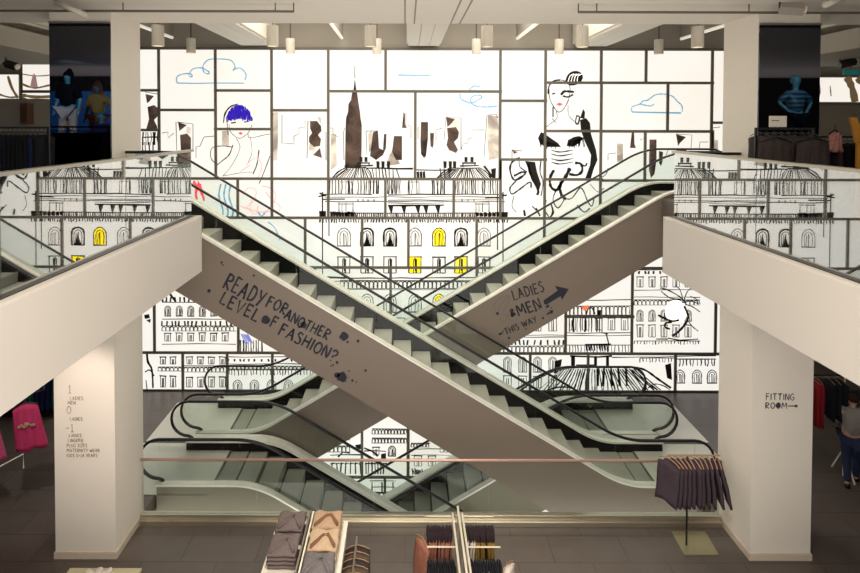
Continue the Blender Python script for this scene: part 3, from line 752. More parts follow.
for pts, w in (([(554, 170), (550, 178), (551, 187), (557, 190), (561, 182)], 2.4), ([(570, 168), (566, 176), (560, 186), (562, 196), (566, 199)], 3.), ([(575, 163), (581, 164), (582, 171), (577, 175), (569, 174)], 2.4), ([(587, 163), (585, 166), (580, 164)], 1.2), ([(551, 204), (553, 212), (550, 218)], 1.8),
               ([(556, 190), (553, 200), (558, 208), (564, 200)], 1.), ([(566, 199), (572, 198), (580, 188), (584, 192)], .9), ([(584, 192), (588, 202), (592, 206), (594, 198)], .8), ([(577, 205), (584, 212), (590, 208)], .9), ([(592, 180), (600, 178), (606, 174), (608, 168)], .6), ([(590, 184), (598, 192), (604, 188)], .5), ([(546, 200), (545, 210), (549, 217)], 1.),
               ([(520, 158), (513, 161), (510, 168), (512, 177), (516, 180), (525, 174), (522, 172), (514, 176)], 1.9), ([(519, 160), (520, 167), (527, 172)], .8), ([(516, 181), (510, 188), (512, 194), (520, 189), (530, 182), (531, 188)], 1.3), ([(514, 196), (512, 206), (516, 212)], .5), ([(528, 164), (531, 176), (538, 190), (537, 195)], 2.), ([(524, 210), (525, 216)], 2.), ([(536, 208), (540, 216)], 1.8), ([(532, 206), (538, 212)], 1.),
               ([(541, 160), (540, 172), (543, 182), (541, 196)], 1.)):
    d.st(pts, w, True)
d.fill([(525, 161), (535, 162), (537, 172), (541, 184), (539, 190), (532, 178)])
d.done('woman in black dress with plumed hat')
gp = Ink('plume_highlight', mat('paper_white', 'FFF6EA', .9, emit=1.2), .0045)
for a in (0, 3, 6, 9): gp.st([(568 + a, 82), (570 + a * .9, 76), (574 + a * .9, 74)], .5, True)
gp.done()

# main palace
h = Ink('palace_drawing', ink, .002); t2 = Ink('palace_thin_lines', ink2, .002)
def mansard(x0, x1, xt0, xt1, yt, yb, n=20):
    h.st([(x0, yb), ((x0 + xt0) / 2 - 1, (yb + yt) / 2 - 1), (xt0, yt)], 1.3, True)
    h.st([(xt0, yt), ((xt0 + xt1) / 2, yt + j(.5)), (xt1, yt)], 1.2); h.st([(xt1, yt), ((x1 + xt1) / 2 + 1, (yb + yt) / 2 - 1), (x1, yb)], 1.1, True)
    for k in range(n):
        a = (k + .5) / n; h.st([(xt0 + (xt1 - xt0) * a + j(.6), yt + 1), (x0 + (x1 - x0) * a + j(.8), yb - .5)], random.uniform(.35, .9))
mansard(332, 372, 346, 366, 167.5, 178.5, 16); mansard(437, 491, 451, 480, 168, 178.5, 22)
longline(h, 366, 413, 168.5, 1.4); longline(h, 416, 455, 170, 1.3)
for x in (372, 376, 379, 382, 385, 389, 393, 396, 440, 444, 448): h.st([(x, 168), (x + j(2) + 1.5, 178)], .8)
for a, b, y in ((358, 369, 166), (463, 475, 166)):
    h.st([(a - 1, y - 3), (b + 1, y - 3)], 1.3); h.st([(a - 3, y), (b + 4, y - .5)], 1.2); h.st([(a, y - 3), (a, y + 1)], .8); h.st([(b, y - 3), (b, y)], .8)
    for q in (a + 3, b - 3): h.fill([(q - 1.5, y - 9), (q + 1.5, y - 9), (q + 1.5, y - 4), (q - 1.5, y - 4)])
for q in (378, 383, 388.5, 445, 450.3, 454.6): h.fill([(q - 1.7, 161), (q + 1.7, 161.5), (q + 1.4, 168), (q - 1.4, 168)])
for q in (416.5, 419.5, 422.5): h.fill([(q, 172), (q + 2.6, 171), (q + 3, 178), (q + .5, 178)])
h.fill([(491, 169), (496, 168), (495.5, 179), (492, 178)]); h.fill([(344, 166), (348, 163), (350, 167), (346, 169)]); h.st([(484, 166), (488, 171), (492, 177)], 2)
for a, b, n in ((330, 335, 3), (339, 342, 2), (346, 353, 5), (358, 370, 7), (374, 378, 3), (388, 400, 8), (409, 416, 3), (432, 445, 7), (455, 478, 12), (482, 496, 6)): pilasters(h, a, b, 180, 194, n)
for a, b in ((408, 419), (366, 377), (340, 352), (458, 466), (483, 490)): t2.st([(a, 194), (a, 182), (b, 182), (b, 194)], .5)
longline(h, 322, 372, 194.3, .8); longline(h, 388, 500, 194.5, .8); longline(t2, 325, 500, 197, .5); longline(t2, 325, 505, 201.5, .6); longline(h, 322, 345, 199.3, 1.2); longline(h, 485, 503, 198, 1.); longline(t2, 388, 500, 200, .5)
for x in (358, 363, 368, 374, 462, 468, 474): t2.st([(x, 199), (x, 202)], .7)
for x, sg_ in ((322.5, -1), (503, 1)):
    h.st([(x - 3, 193), (x + 3, 196)], 1.2); h.st([(x - 4, 196.5), (x + 4, 195)], 1.1); h.st([(x, 192), (x, 275 if sg_ < 0 else 268)], 1.1)
h.fill([(319, 211), (326, 211), (326, 217.5), (319.5, 217)]); h.fill([(501, 212), (508, 212), (507.5, 217), (501, 217)]); h.st([(329, 180), (329, 236)], .8); h.st([(497.5, 180), (497.5, 250)], .7)
longline(h, 388, 444, 205.2, 1.5)
for x in (391, 404, 418, 426, 438): h.fill([(x - 3, 205.5), (x + 2.5, 205.5), (x + 1, 213), (x - .3, 213)])
longline(t2, 388, 444, 203, .5)
for a, b in ((339, 353), (476, 489)):
    t2.st([(a, 212), (a, 202), (b, 202), (b, 212)], .7); t2.st([((a + b) / 2, 203), ((a + b) / 2, 212)], .6); t2.st([(a - 1, 204), (b + 1, 204)], .6); t2.st([(a + 3, 204), (a + 3, 212)], .5)
for k in range(26): h.fill([(329 + k * .95 + j(.4), 212 + j(1)), (331 + k * .95, 212 + j(1)), (331 + k * .95, 216.5 + j(.8)), (329.4 + k * .95, 217)]) if k % 3 else None
for k in range(26): h.fill([(474 + k * 1.05, 212.5 + j(1)), (476 + k * 1.05, 212.5 + j(1)), (476 + k * 1.05, 216 + j(.8)), (474.4 + k * 1.05, 217)]) if k % 4 else None
teeth(t2, 345, 476, 213, 218, 1.9, .8); teeth(h, 320, 508, 218.5, 222.5, 2.6, 1.)
yw = Ink('yellow_windows', yel, .0012)
yw.fill([(433.5, 246), (433.5, 233), (436, 229), (439, 228.3), (442, 229), (444.5, 233), (444.5, 246)]); yw.fill([(410, 256), (422, 257), (420, 273), (408.5, 273)]); yw.fill([(456, 257), (467, 256), (466.5, 274), (455, 274)]); yw.fill([(433.5, 303), (435, 297), (439, 294), (443, 296), (444, 300), (436, 303)]); yw.fill([(471, 281), (480, 279), (478, 283), (471, 285)])
yw.done('bright yellow windows')
for k, cx in enumerate((344, 367, 390, 415, 439, 461, 484)):
    i_ = h if k in (1, 2, 5, 4) else t2
    arch(i_, cx, 228, 246, 12.5, .8 if i_ is h else .6)
    if k in (1, 2, 5): h.fill([(cx - 1.5, 240), (cx, 232), (cx + 1.5, 240), (cx + 4, 246), (cx - 4, 246)]); h.st([(cx - 6, 246), (cx - 6, 233), (cx - 3, 229), (cx + 3, 229), (cx + 6, 233), (cx + 6, 246)], 1.6, True)
    sash(h if k in (0, 3, 5, 6) else t2, cx, 257, 273, 12, .8)
    h.st([(cx, 258), (cx + .5, 271)], 1.4)
    arch(t2, cx, 294, 312, 12, .65)
longline(t2, 322, 480, 278, .9); longline(t2, 325, 475, 281, .5); arcs(t2, 340, 476, 281, 288.5, 4.2, .75); longline(t2, 335, 470, 289.5, .5)
h.st([(327, 277), (345, 278)], 1.6)
for k in range(9): sash(t2, 330 + k * 23, 318, 334, 11, .6)
teeth(t2, 300, 500, 340, 347, 3, .6)

# lower facades, left
def facade(x0, x1, rows, st, wt=.62):
    for kind, y0, y1 in rows:
        if kind == 'line': longline(t2, x0, x1, y0, wt)
        elif kind == 'teeth': teeth(t2, x0, x1, y0, y1, 3, wt)
        elif kind == 'arcs': arcs(t2, x0, x1, y0, y1, 4, wt)
        elif kind == 'block':
            x = x0
            while x < x1: h.st([(x, y0), (x + j(1), y1)], 1.6); x += st * .35 * random.uniform(.7, 1.5)
        else:
            x = x0 + st * .5
            while x < x1 - 2:
                (arch if kind == 'arch' else sash)(h if random.random() < .35 else t2, x, y0, y1, st * .5, wt); x += st
facade(162, 236, (('line', 302, 0), ('block', 297, 302), ('arch', 306, 316), ('line', 319, 0), ('block', 321, 326), ('arcs', 326, 331), ('sash', 333, 341), ('line', 344, 0)), 11.5)
h.st([(170, 294), (176, 302)], 2); h.fill([(144, 315), (149, 314), (150, 318), (145, 319)]); h.fill([(146, 320), (151, 319), (150, 323)])
pp = Ink('violet_scribble', mat('violet_ink', '8088C8', .9, emit=.5), .003)
for k in range(8): pp.st([(241 + k, 334 + j(1)), (246 + k, 343 + j(2))], .7)
pp.done()
pilasters(h, 240, 262, 340, 352, 9, .8)
facade(158, 182, (('sash', 357, 364), ('arcs', 367, 371), ('sash', 376, 387)), 10); facade(184, 226, (('sash', 357, 364), ('arcs', 367, 372), ('sash', 377, 387), ('line', 366, 0)), 11)
h.st([(147, 354), (148, 362), (152, 370), (153, 388)], 2., True); h.st([(145, 372), (150, 370), (154, 376)], 1.2, True); h.st([(146, 380), (147, 389)], 1.)
facade(229, 340, (('line', 357, 0), ('block', 359, 361.5), ('line', 364, 0), ('teeth', 369, 375), ('arcs', 366, 370), ('arch', 380, 391)), 17)
# lower facades, right
facade(500, 565, (('sash', 318, 331), ('line', 335, 0), ('line', 337, 0), ('block', 340, 345), ('arcs', 346, 352.5), ('arch', 357, 372), ('sash', 376, 388)), 15, .6)
facade(566, 632, (('line', 300, 0), ('arcs', 306, 315), ('sash', 318, 330), ('line', 333, 0), ('line', 335.5, 0), ('teeth', 345, 352)), 13, .6)
for k in range(9): h.st([(586 + k * 2.6, 344), (587 + k * 2.6, 350 + j(2))], 1.6)
h.st([(585, 344.5), (611, 344)], 1.3); h.st([(602, 318), (602, 333), (608, 334)], 1.1); h.st([(606, 333), (609, 345)], 1)
pilasters(h, 570, 600, 318, 332, 9, .8)
facade(634, 700, (('line', 270, 0), ('block', 271, 274), ('sash', 277, 287), ('line', 290, 0), ('arcs', 300, 305), ('line', 297, 0), ('arch', 310, 321), ('sash', 325, 337), ('teeth', 341, 344)), 12, .6)
og = Ink('orange_patch', green_bg, .003); og.fill([(582, 307), (588, 305), (589, 308), (584, 311)]); og.done()
h.st([(586, 316), (588, 309), (592, 308), (595, 314)], 1.1, True); h.fill([(597, 310), (601, 310), (601, 315), (597, 315)])
# flower
fl = Ink('flower_drawing', ink, .004)
fw = Ink('flower_petal', MATS['paper_white'], .003); fw.fill([(665, 312), (668, 303), (676, 300), (683, 303), (687, 312), (683, 321), (674, 322), (667, 318)], True); fw.done()
for pts, w in (([(660, 288), (668, 290), (680, 297), (685, 303)], 1.1), ([(661, 291), (670, 298), (681, 299)], .8), ([(684, 300), (687, 292), (692, 287)], .7), ([(682, 303), (690, 301), (699, 304)], .8), ([(685, 304), (693, 307), (700, 312)], .7), ([(683, 300), (680, 290), (676, 286)], .6), ([(684, 306), (688, 316), (685, 324), (678, 332), (672, 336)], 2.),
               ([(658, 315), (664, 318), (672, 321), (679, 320)], 2.), ([(672, 322), (666, 323), (665, 327), (670, 329)], 1.8), ([(668, 338), (680, 340), (698, 339)], 1.1), ([(686, 318), (692, 326), (698, 331)], .7), ([(690, 296), (698, 300), (700, 304)], .6), ([(656, 339), (668, 339)], .9)):
    fl.st(pts, w, True)
fl.done('large ink flower')
# domed roof along the bottom band
h.st([(519, 392), (532, 382), (549, 373), (562, 369), (573, 367.3), (600, 367), (632, 367.3), (645, 370), (658, 379), (671, 388)], 1.9, True)
h.st([(632, 367), (642, 373), (646, 382), (645, 391)], 1.4, True); h.st([(554, 373), (560, 369), (566, 368)], 1.8)
for k in range(34):
    a = k / 33; xt = 560 + a * 76; xb = 540 + a * 120; h.st([(xt, 369 + j(.5)), ((xt + xb) / 2 + j(1), 380), (xb + j(2), 390)], random.uniform(.5, 1.5), True)
for a, b in ((571, 575), (594, 597), (606, 609)): h.fill([(a, 356), (b, 356), (b, 367), (a, 367)])
h.st([(570, 356), (598, 357), (612, 356)], 1.4); h.st([(576, 365), (596, 365)], 1.2); h.fill([(665, 365), (671, 363), (672, 380), (667, 378)]); h.fill([(555, 361), (562, 359), (561, 366), (555, 370)])
for x in (598, 604, 611, 618, 626): h.st([(x, 368), (x + j(2), 386)], 2.2)
h.st([(545, 391), (560, 387), (575, 388)], 1.3, True); h.st([(648, 388), (655, 384), (664, 386), (670, 390)], .8, True)
longline(h, 612, 674, 357, .7); teeth(t2, 640, 674, 358, 362, 3, .6); longline(t2, 676, 716, 356, .8); teeth(t2, 676, 716, 359, 366, 3.4, .8)
for x in (680, 697, 712): arch(t2, x, 370, 383, 9, .7)
# below the floor level
arcs(t2, 372, 406, 429, 434, 3.2, .8); arcs(t2, 372, 406, 438, 443, 3.2, .8); arcs(t2, 411, 430, 443, 447, 3, .7); longline(t2, 408, 450, 449, .6); longline(t2, 411, 450, 455, .5)
sash(t2, 376, 447, 455, 6, .6); arch(h, 392, 446, 456, 7, .8); sash(t2, 418, 456, 466, 7, .5); sash(t2, 432, 456, 466, 7, .5)
for x0_, x1_ in ((330, 362), (364, 386)):
    longline(h, x0_, x1_, 455 if x0_ < 350 else 451, 1.1)
    for k in range(7):
        x = x0_ + 2 + k * (x1_ - x0_ - 4) / 6; h.st([(x, 462 + j(1)), (x + j(1), 474)], .9); h.st([(x - 1.5, 464), (x + 3, 463)], .9)
h.fill([(381, 454), (386, 453), (386, 460), (381, 460)]); h.fill([(355, 445), (361, 444), (361, 449), (357, 450)]); h.st([(364, 448), (372, 451), (378, 456)], 2.); h.st([(338, 457), (343, 452), (350, 453)], 1.6)
for k in range(12): h.st([(412 + k * 1.4, 470 + j(2)), (413 + k * 1.4, 474 + j(2))], .9)
longline(t2, 370, 396, 481, .7); longline(h, 370, 395, 492, 1.); teeth(h, 370, 395, 493, 500, 3, .9); longline(t2, 372, 395, 487, .6)
for x in (372, 382, 393): h.st([(x, 482), (x, 492)], .9)
facade(190, 350, (('sash', 420, 432), ('line', 440, 0), ('arcs', 446, 452), ('sash', 486, 498), ('line', 503, 0)), 15)
facade(440, 640, (('sash', 420, 432), ('line', 440, 0), ('arcs', 446, 452), ('sash', 486, 498), ('line', 503, 0)), 15)
# facade fragments behind the balcony glass at both edges
for x0_, x1_ in ((112, 158), (676, 710), (714, 770)):
    if x0_ < 200: longline(h, x0_, x1_, 160, 1.1); pilasters(t2, x0_, x1_, 142, 158, 12, .7)
    longline(h, x0_, x1_, 181, 1.); pilasters(h, x0_, x1_, 182, 193, 10, .9); longline(t2, x0_, x1_, 199, .7); longline(h, x0_, x1_, 203, .8)
    teeth(h, x0_, x1_, 213, 217, 3, 1.)
pilasters(h, 143, 158, 132, 145, 7, .7); longline(h, 143, 158, 137, .9)
facade(160, 300, (('line', 232, 0),), 14) if False else None
h.done('black ink palace facades'); t2.done('fine grey facade lines')
# ------------------------------------------------------------------ merchandise on the mid floor
def cloth(name, hexc, var=.18, bump=.5, scale=25): return mat(name, hexc, .85, var=var, scale=scale, bump=bump, spec=.2)
c_gray = cloth('knit_taupe', '6B5E5C'); c_beige = cloth('knit_beige', 'B0937A'); c_sand = cloth('knit_sand', 'BDA286'); c_mel = cloth('knit_melange', '6E6868', .4)
c_fur = cloth('fur_trim', '54473A', .6); c_dark = cloth('cloth_black', '17181F'); c_rust = cloth('cloth_rust', '94604F', .25); c_plum = cloth('cloth_plum', '3A2930')
c_must = cloth('cloth_mustard', '84682F'); c_ivory = cloth('cloth_ivory', 'CFC4BA'); c_pink = cloth('cloth_pink', 'C23A68'); c_rose = cloth('cloth_rose', 'B04A72'); c_hot = cloth('cloth_hot_pink', 'E0386A')
c_purp = cloth('cloth_dusk', '453A42'); c_redd = cloth('cloth_red', '8A1E26'); c_jean = cloth('denim', '2A3350'); c_char = cloth('cloth_charcoal', '38302E')
shelfw = mat('shelf_white', 'E2DACB', .4)

def folded(x0, x1, y0, y1, z, n, m_, label, group, seed):
    """stack of folded knits: each garment a thing with a collar fold"""
    rnd = random.Random(seed); h = .054
    names = ['bottom', 'second', 'third', 'top', 'top']
    for i in range(n):
        zz = z + i * h; dx = rnd.uniform(-.008, .008); nseg = 10
        prof = []
        w0, w1 = x0 + dx, x1 + dx
        # rounded fold towards the viewer, sagging middle
        mb = MB(); ny, nx = 8, 10; vs = []
        for a in range(ny + 1):
            for b in range(nx + 1):
                u = b / nx; v = a / ny
                edge = min(1, 4.5 * min(u, 1 - u) + .25) ** .5 * min(1, 5 * min(v + .02, 1.02 - v) + .2) ** .5
                zt = zz + h * .15 + h * 1.05 * edge + rnd.uniform(-.004, .004) + (.02 * math.sin(u * 9 + i) * math.sin(v * 5) if i == n - 1 else 0)
                vs.append((w0 + (w1 - w0) * u + .006 * math.sin(v * 11 + i), y0 + (y1 - y0) * v + .006 * math.sin(u * 13), zt))
        fs = [(a * (nx + 1) + b, a * (nx + 1) + b + 1, (a + 1) * (nx + 1) + b + 1, (a + 1) * (nx + 1) + b) for a in range(ny) for b in range(nx)]
        nv = len(vs); border = [b for b in range(nx + 1)] + [a * (nx + 1) + nx for a in range(1, ny + 1)] + [ny * (nx + 1) + b for b in range(nx - 1, -1, -1)] + [a * (nx + 1) for a in range(ny - 1, 0, -1)]
        low = [(vs[q][0], vs[q][1], zz + .001) for q in border]
        fs += [(border[(q + 1) % len(border)], border[q], nv + q, nv + (q + 1) % len(border)) for q in range(len(border))] + [tuple(range(nv + len(border) - 1, nv - 1, -1))]
        mb.add(vs + low, fs)
        o = mb.build('folded_sweater', m_, None, smooth=True, sub=1)
        tag(o, '%s, %s of its stack' % (label, 'top' if i == n - 1 else ('bottom' if i == 0 else names[min(i, 2)])), 'sweater', group)
        if i == n - 1:
            col = MB(); cx = (w0 + w1) / 2 + .03; cy = (y0 + y1) / 2
            for q in (0, .035): col.tube([(w0 + .05, y0 + .03 + q, zz + h * 1.18), (cx - .04, cy + .02 + q, zz + h * 1.3), (cx + .02, cy + .03 + q, zz + h * 1.3), (w1 - .04, y0 + .05 + q, zz + h * 1.15)], .016, 6)
            col.build('collar', cloth('knit_edge', '7E5A44') if m_ in (c_beige, c_sand) else m_, o, smooth=True)

# gondola shelf left of the middle (folded knits on its top)
gon = empty('display_gondola', (-1.36, 7.6, 0), 'white shelf gondola with folded knitwear, bottom left of the picture centre', 'display stand')
def edge(px, py, z):  # depth of a level seen at py
    pass
MB().box(-1.88, -1.395, 6.95, 8.33, 1.08, 1.11).build('shelf', shelfw, gon); MB().box(-1.33, -.84, 6.95, 8.33, 1.08, 1.11).build('shelf', shelfw, gon)
MB().box(-.90, -.84, 6.95, 8.33, 1.11, 1.145).build('shelf_edge', shelfw, gon); MB().box(-1.88, -1.855, 6.95, 8.33, 1.11, 1.135).build('shelf_edge', shelfw, gon)
for x in (-1.385, -1.345): MB().box(x - .012, x + .012, 6.95, 8.30, .1, 1.33).build('divider_panel', mat('divider', '8C8478', .35, .7), gon) if x < -1.36 else MB().box(x - .01, x + .01, 6.95, 8.30, .1, 1.31).build('divider_panel', shelfw, gon)
MB().box(-1.88, -.84, 6.95, 8.33, .05, .12).build('base', shelfw, gon)
for x in (-1.85, -.87):
    MB().box(x - .015, x + .015, 6.98, 7.02, .12, 1.08).build('post', steel, gon); MB().box(x - .015, x + .015, 8.26, 8.30, .12, 1.08).build('post', steel, gon)
folded(-1.83, -1.43, 7.88, 8.30, 1.111, 4, c_gray, 'taupe grey folded sweater at the back left of the gondola', 'taupe folded sweaters', 1)
folded(-1.84, -1.44, 7.42, 7.84, 1.111, 4, c_gray, 'taupe grey folded sweater at the front left of the gondola', 'taupe folded sweaters', 2)
folded(-1.32, -.91, 7.93, 8.31, 1.111, 4, c_beige, 'beige folded sweater at the back right of the gondola', 'beige folded sweaters', 3)
folded(-1.32, -.91, 7.51, 7.94, 1.111, 4, c_sand, 'pale sand folded sweater in the middle right of the gondola', 'beige folded sweaters', 4)
folded(-1.33, -.92, 7.06, 7.50, 1.111, 4, c_mel, 'mottled grey folded sweater at the front right of the gondola', 'grey folded sweaters', 5)
for i, (x, y, z) in enumerate(((-1.41, 7.62, 1.30), (-1.41, 8.1, 1.30), (-1.31, 7.85, 1.31))):
    o = MB().box(x - .035, x + .035, y - .001, y + .001, z - .05, z).build('price_tag', mat('tag_white', 'F0EADC', .5)); tag(o, 'small white price tag on the %s of the gondola stacks' % ('front left', 'back left', 'right')[i], 'tag')

# hanging garments: one kind modelled per colour, then copied along its rail
def garment_mesh(L, D, th, m_, name, seed, hanger=True, flare=0.):
    """garment edge-on to the rail (rail runs along X), hung from z=0, spread over D in Y"""
    rnd = random.Random(seed); ny, nz = 6, 8; g = MB(); vs = []; 
    for side in (-1, 1):
        for a in range(nz + 1):
            v = a / nz
            for b in range(ny + 1):
                u = b / ny; sh = -.07 - .05 * abs(u - .5) * 2
                z = sh * (1) - (L - .1) * v + .01 * math.sin(u * 7 + seed) * v
                y = (u - .5) * D * (1 + flare * v)
                w = th * (.35 + .65 * math.sin(math.pi * (.08 + .84 * u))) * (1 + .25 * math.sin(6 * v + u * 9 + seed))
                vs.append((side * w / 2 + .006 * math.sin(v * 8 + seed), y, z))
    N = (ny + 1) * (nz + 1); fs = []
    for a in range(nz):
        for b in range(ny):
            q = a * (ny + 1) + b
            fs.append((q, q + ny + 1, q + ny + 2, q + 1)); fs.append((N + q, N + q + 1, N + q + ny + 2, N + q + ny + 1))
    bd = [b for b in range(ny + 1)] + [a * (ny + 1) + ny for a in range(1, nz + 1)] + [nz * (ny + 1) + b for b in range(ny - 1, -1, -1)] + [a * (ny + 1) for a in range(nz - 1, 0, -1)]
    for i in range(len(bd)):
        p, q = bd[i], bd[(i + 1) % len(bd)]; fs.append((p, q, N + q, N + p))
    g.add(vs, fs)
    return g
def garment(name, m_, L, D, th, seed, two=None, hang_m=None):
    o = garment_mesh(L, D, th, m_, name, seed).build(name, m_, None, smooth=True, origin=(0, 0, 0))
    hb = MB(); n = 8
    hb.tube([(0, -D * .48, -.085), (0, -D * .3, -.05), (0, 0, -.025), (0, D * .3, -.05), (0, D * .48, -.085)], .009 if name == 'hanging_skirt' else .005, 6)
    hb.tube([(0, 0, -.025), (0, 0, .0), (0, .012, .018), (0, 0, .03)], .003, 5)
    hb.build('hanger', hang_m or wood, o)
    if two:
        w = MB()
        w.ball((0, .01, -.115), th * .72, D * .5, .085, 8, 6); w.build('waistband', two, o, smooth=True)
    return o
def rail_of(proto, x0, x1, n, y, z, label, group, rot=0.):
    for i in range(n):
        x = x0 + (x1 - x0) * i / max(1, n - 1)
        o = proto if i == 0 else copy_tree(proto)
        o.location = (x, y, z); o.rotation_euler = (random.uniform(-.03, .03), random.uniform(-.05, .05), rot + random.uniform(-.12, .12))
        if n == 1: tag(o, label, 'garment', group)
        else: tag(o, label, 'garment', group)
rk = empty('garment_rack', (.83, 7.7, 0), 'double sided steel garment rack full of trousers, bottom centre right', 'clothes rack')
for x, zt in ((.70, 1.28), (.775, 1.38), (.84, 1.28)):
    MB().box(x - .014, x + .014, 7.0, 8.32, zt - .03, zt).build('top_beam', mat('rack_beam', 'D2C8B4', .3, .6), rk)
    for y in (7.0, 8.27): MB().box(x - .012, x + .012, y, y + .03, .03, zt - .03).build('post', MATS['rack_beam'], rk)
for y in (8.30, 7.69, 7.02):
    for x0, x1 in ((.30, .69), (.85, 1.30)): MB().tube([(x0, y, 1.235), (x1, y, 1.235)], .012, 8).build('hanging_rail', MATS['rack_beam'], rk)
MB().box(.3, 1.3, 7.0, 8.33, 0.0, .03).build('base', mat('rack_base', '55504A', .4, .6), rk)
gr = 'trousers on the double garment rack'
rail_of(garment('hanging_trousers', c_rust, .62, .36, .036, 1, c_plum, black), .33, .66, int(12 * 1.25), 8.12, 1.20, 'rust trousers with dark waistband hanging on the back left rail of the rack', gr)
rail_of(garment('hanging_trousers', c_ivory, .62, .36, .036, 2, c_char, black), .885, .975, int(4 * 1.25), 8.12, 1.20, 'ivory trousers with dark top hanging on the back right rail of the rack', gr)
rail_of(garment('hanging_trousers', c_must, .62, .36, .036, 3, c_plum, black), 1.01, 1.27, int(9 * 1.25), 8.12, 1.20, 'mustard trousers with dark top hanging on the back right rail of the rack', gr)
rail_of(garment('hanging_trousers', c_dark, .7, .40, .04, 4, None, black), .32, .66, 14, 7.46, 1.20, 'black trousers hanging on the front left rail of the rack', gr)
rail_of(garment('hanging_trousers', c_ivory, .66, .38, .036, 5, c_dark, black), .885, 1.27, 14, 7.46, 1.20, 'ivory trousers with black top hanging on the front right rail of the rack', gr)
o = garment('hanging_blouse', c_rust, .7, .34, .06, 8); o.location = (.25, 7.95, 1.20); o.rotation_euler = (0, .08, .5); tag(o, 'salmon rust blouse flaring out at the left end of the rack', 'garment')
o = garment('hanging_blouse', c_ivory, .55, .4, .08, 9); o.location = (1.35, 7.5, 1.16); o.rotation_euler = (0, -.1, -.6); tag(o, 'ruffled ivory blouse at the right end of the rack', 'garment')
# garments hanging at the gondola's flanks
rl = MB().tube([(-.70, 7.0, 1.0), (-.70, 8.2, 1.0)], .012, 8).build('side_rail', steel, gon)
for i in range(9):
    o = garment('hanging_coat', c_fur if i % 2 else c_char, .8, .36, .1, 20 + i); o.location = (-.68, 7.1 + i * .125, .98); o.rotation_euler = (0, 0, 1.57)
    tag(o, 'brown fur trimmed coat hanging on the right flank of the gondola' if i % 2 else 'black coat hanging on the right flank of the gondola', 'garment', 'coats on the flank of the gondola')
for i in range(7):
    o = garment('hanging_tunic', c_dark if i > 1 else c_fur, .6, .3, .05, 40 + i); o.location = (-1.83 + i * .065, 7.1, 1.06)
    tag(o, 'black top hanging under the left shelf of the gondola' if i > 1 else 'brown fur trimmed top under the left shelf of the gondola', 'garment', 'tops under the left shelf')
MB().tube([(-1.86, 7.1, 1.08), (-1.39, 7.1, 1.08)], .01, 8).build('hanging_rail', steel, gon)

# skirt stand by the right column
st = empty('skirt_stand', (4.80, 9.42, 0), 'single post stand with steel floor plate, in front of the right column', 'clothes stand')
pts = [(4.58, 9.70), (5.16, 9.70), (5.10, 9.16), (4.54, 9.16)]
MB().prism_z(pts, .0, .014).build('base_plate', mat('plate_olive', 'A59A7A', .35, .6), st)
MB().tube([(4.68, 9.38, .01), (4.68, 9.38, 1.50)], .016, 8).build('post', black, st, smooth=True)
MB().tube([(4.35, 9.38, 1.52), (5.22, 9.38, 1.52)], .014, 8).build('cross_bar', wood, st)
proto = garment('hanging_skirt', c_purp, .72, .40, .07, 60)
for k, (x, rz, ry) in enumerate([(4.38, .5, .12), (4.46, .35, .08), (4.54, .2, .04), (4.62, .1, .02), (4.70, 0, 0), (4.78, .1, 0), (4.86, -.1, -.02), (4.94, -.15, -.05), (5.02, -.2, -.08), (5.10, -.25, -.16), (5.17, -.3, -.24)]):
    o = proto if k == 0 else copy_tree(proto)
    o.location = (x, 9.36, 1.50); o.rotation_euler = (0, ry * -1 if False else -(-ry), rz)
    tag(o, 'dusky purple skirt on a wooden hanger on the post stand', 'skirt', 'skirts on the post stand')

# low table in the bottom left corner
tb = empty('display_table', (-4.18, 7.4, 0), 'low pale display table cut by the bottom edge, in front of the left column', 'table')
MB().box(-4.68, -3.68, 6.9, 7.88, .75, .78).build('tabletop', mat('table_top', 'B7AE8C', .4), tb)
for x in (-4.63, -3.73):
    for y in (6.95, 7.84): MB().box(x - .02, x + .02, y - .02, y + .02, 0, .75).build('leg', dsteel, tb)
for i, (x, w_) in enumerate(((-4.32, .22), (-4.02, .25))):
    b = MB(); rnd = random.Random(i)
    for k in range(9): b.ball((x + rnd.uniform(-w_ / 2, w_ / 2), 7.73 + rnd.uniform(-.1, .06), .8 + rnd.uniform(0, .02)), rnd.uniform(.04, .06), .06, .028, 10, 6)
    o = b.build('crumpled_scarf', c_ivory, smooth=True); tag(o, 'crumpled white scarf on the corner table, %s one' % ('left', 'right')[i], 'scarf', 'white scarves on the corner table')

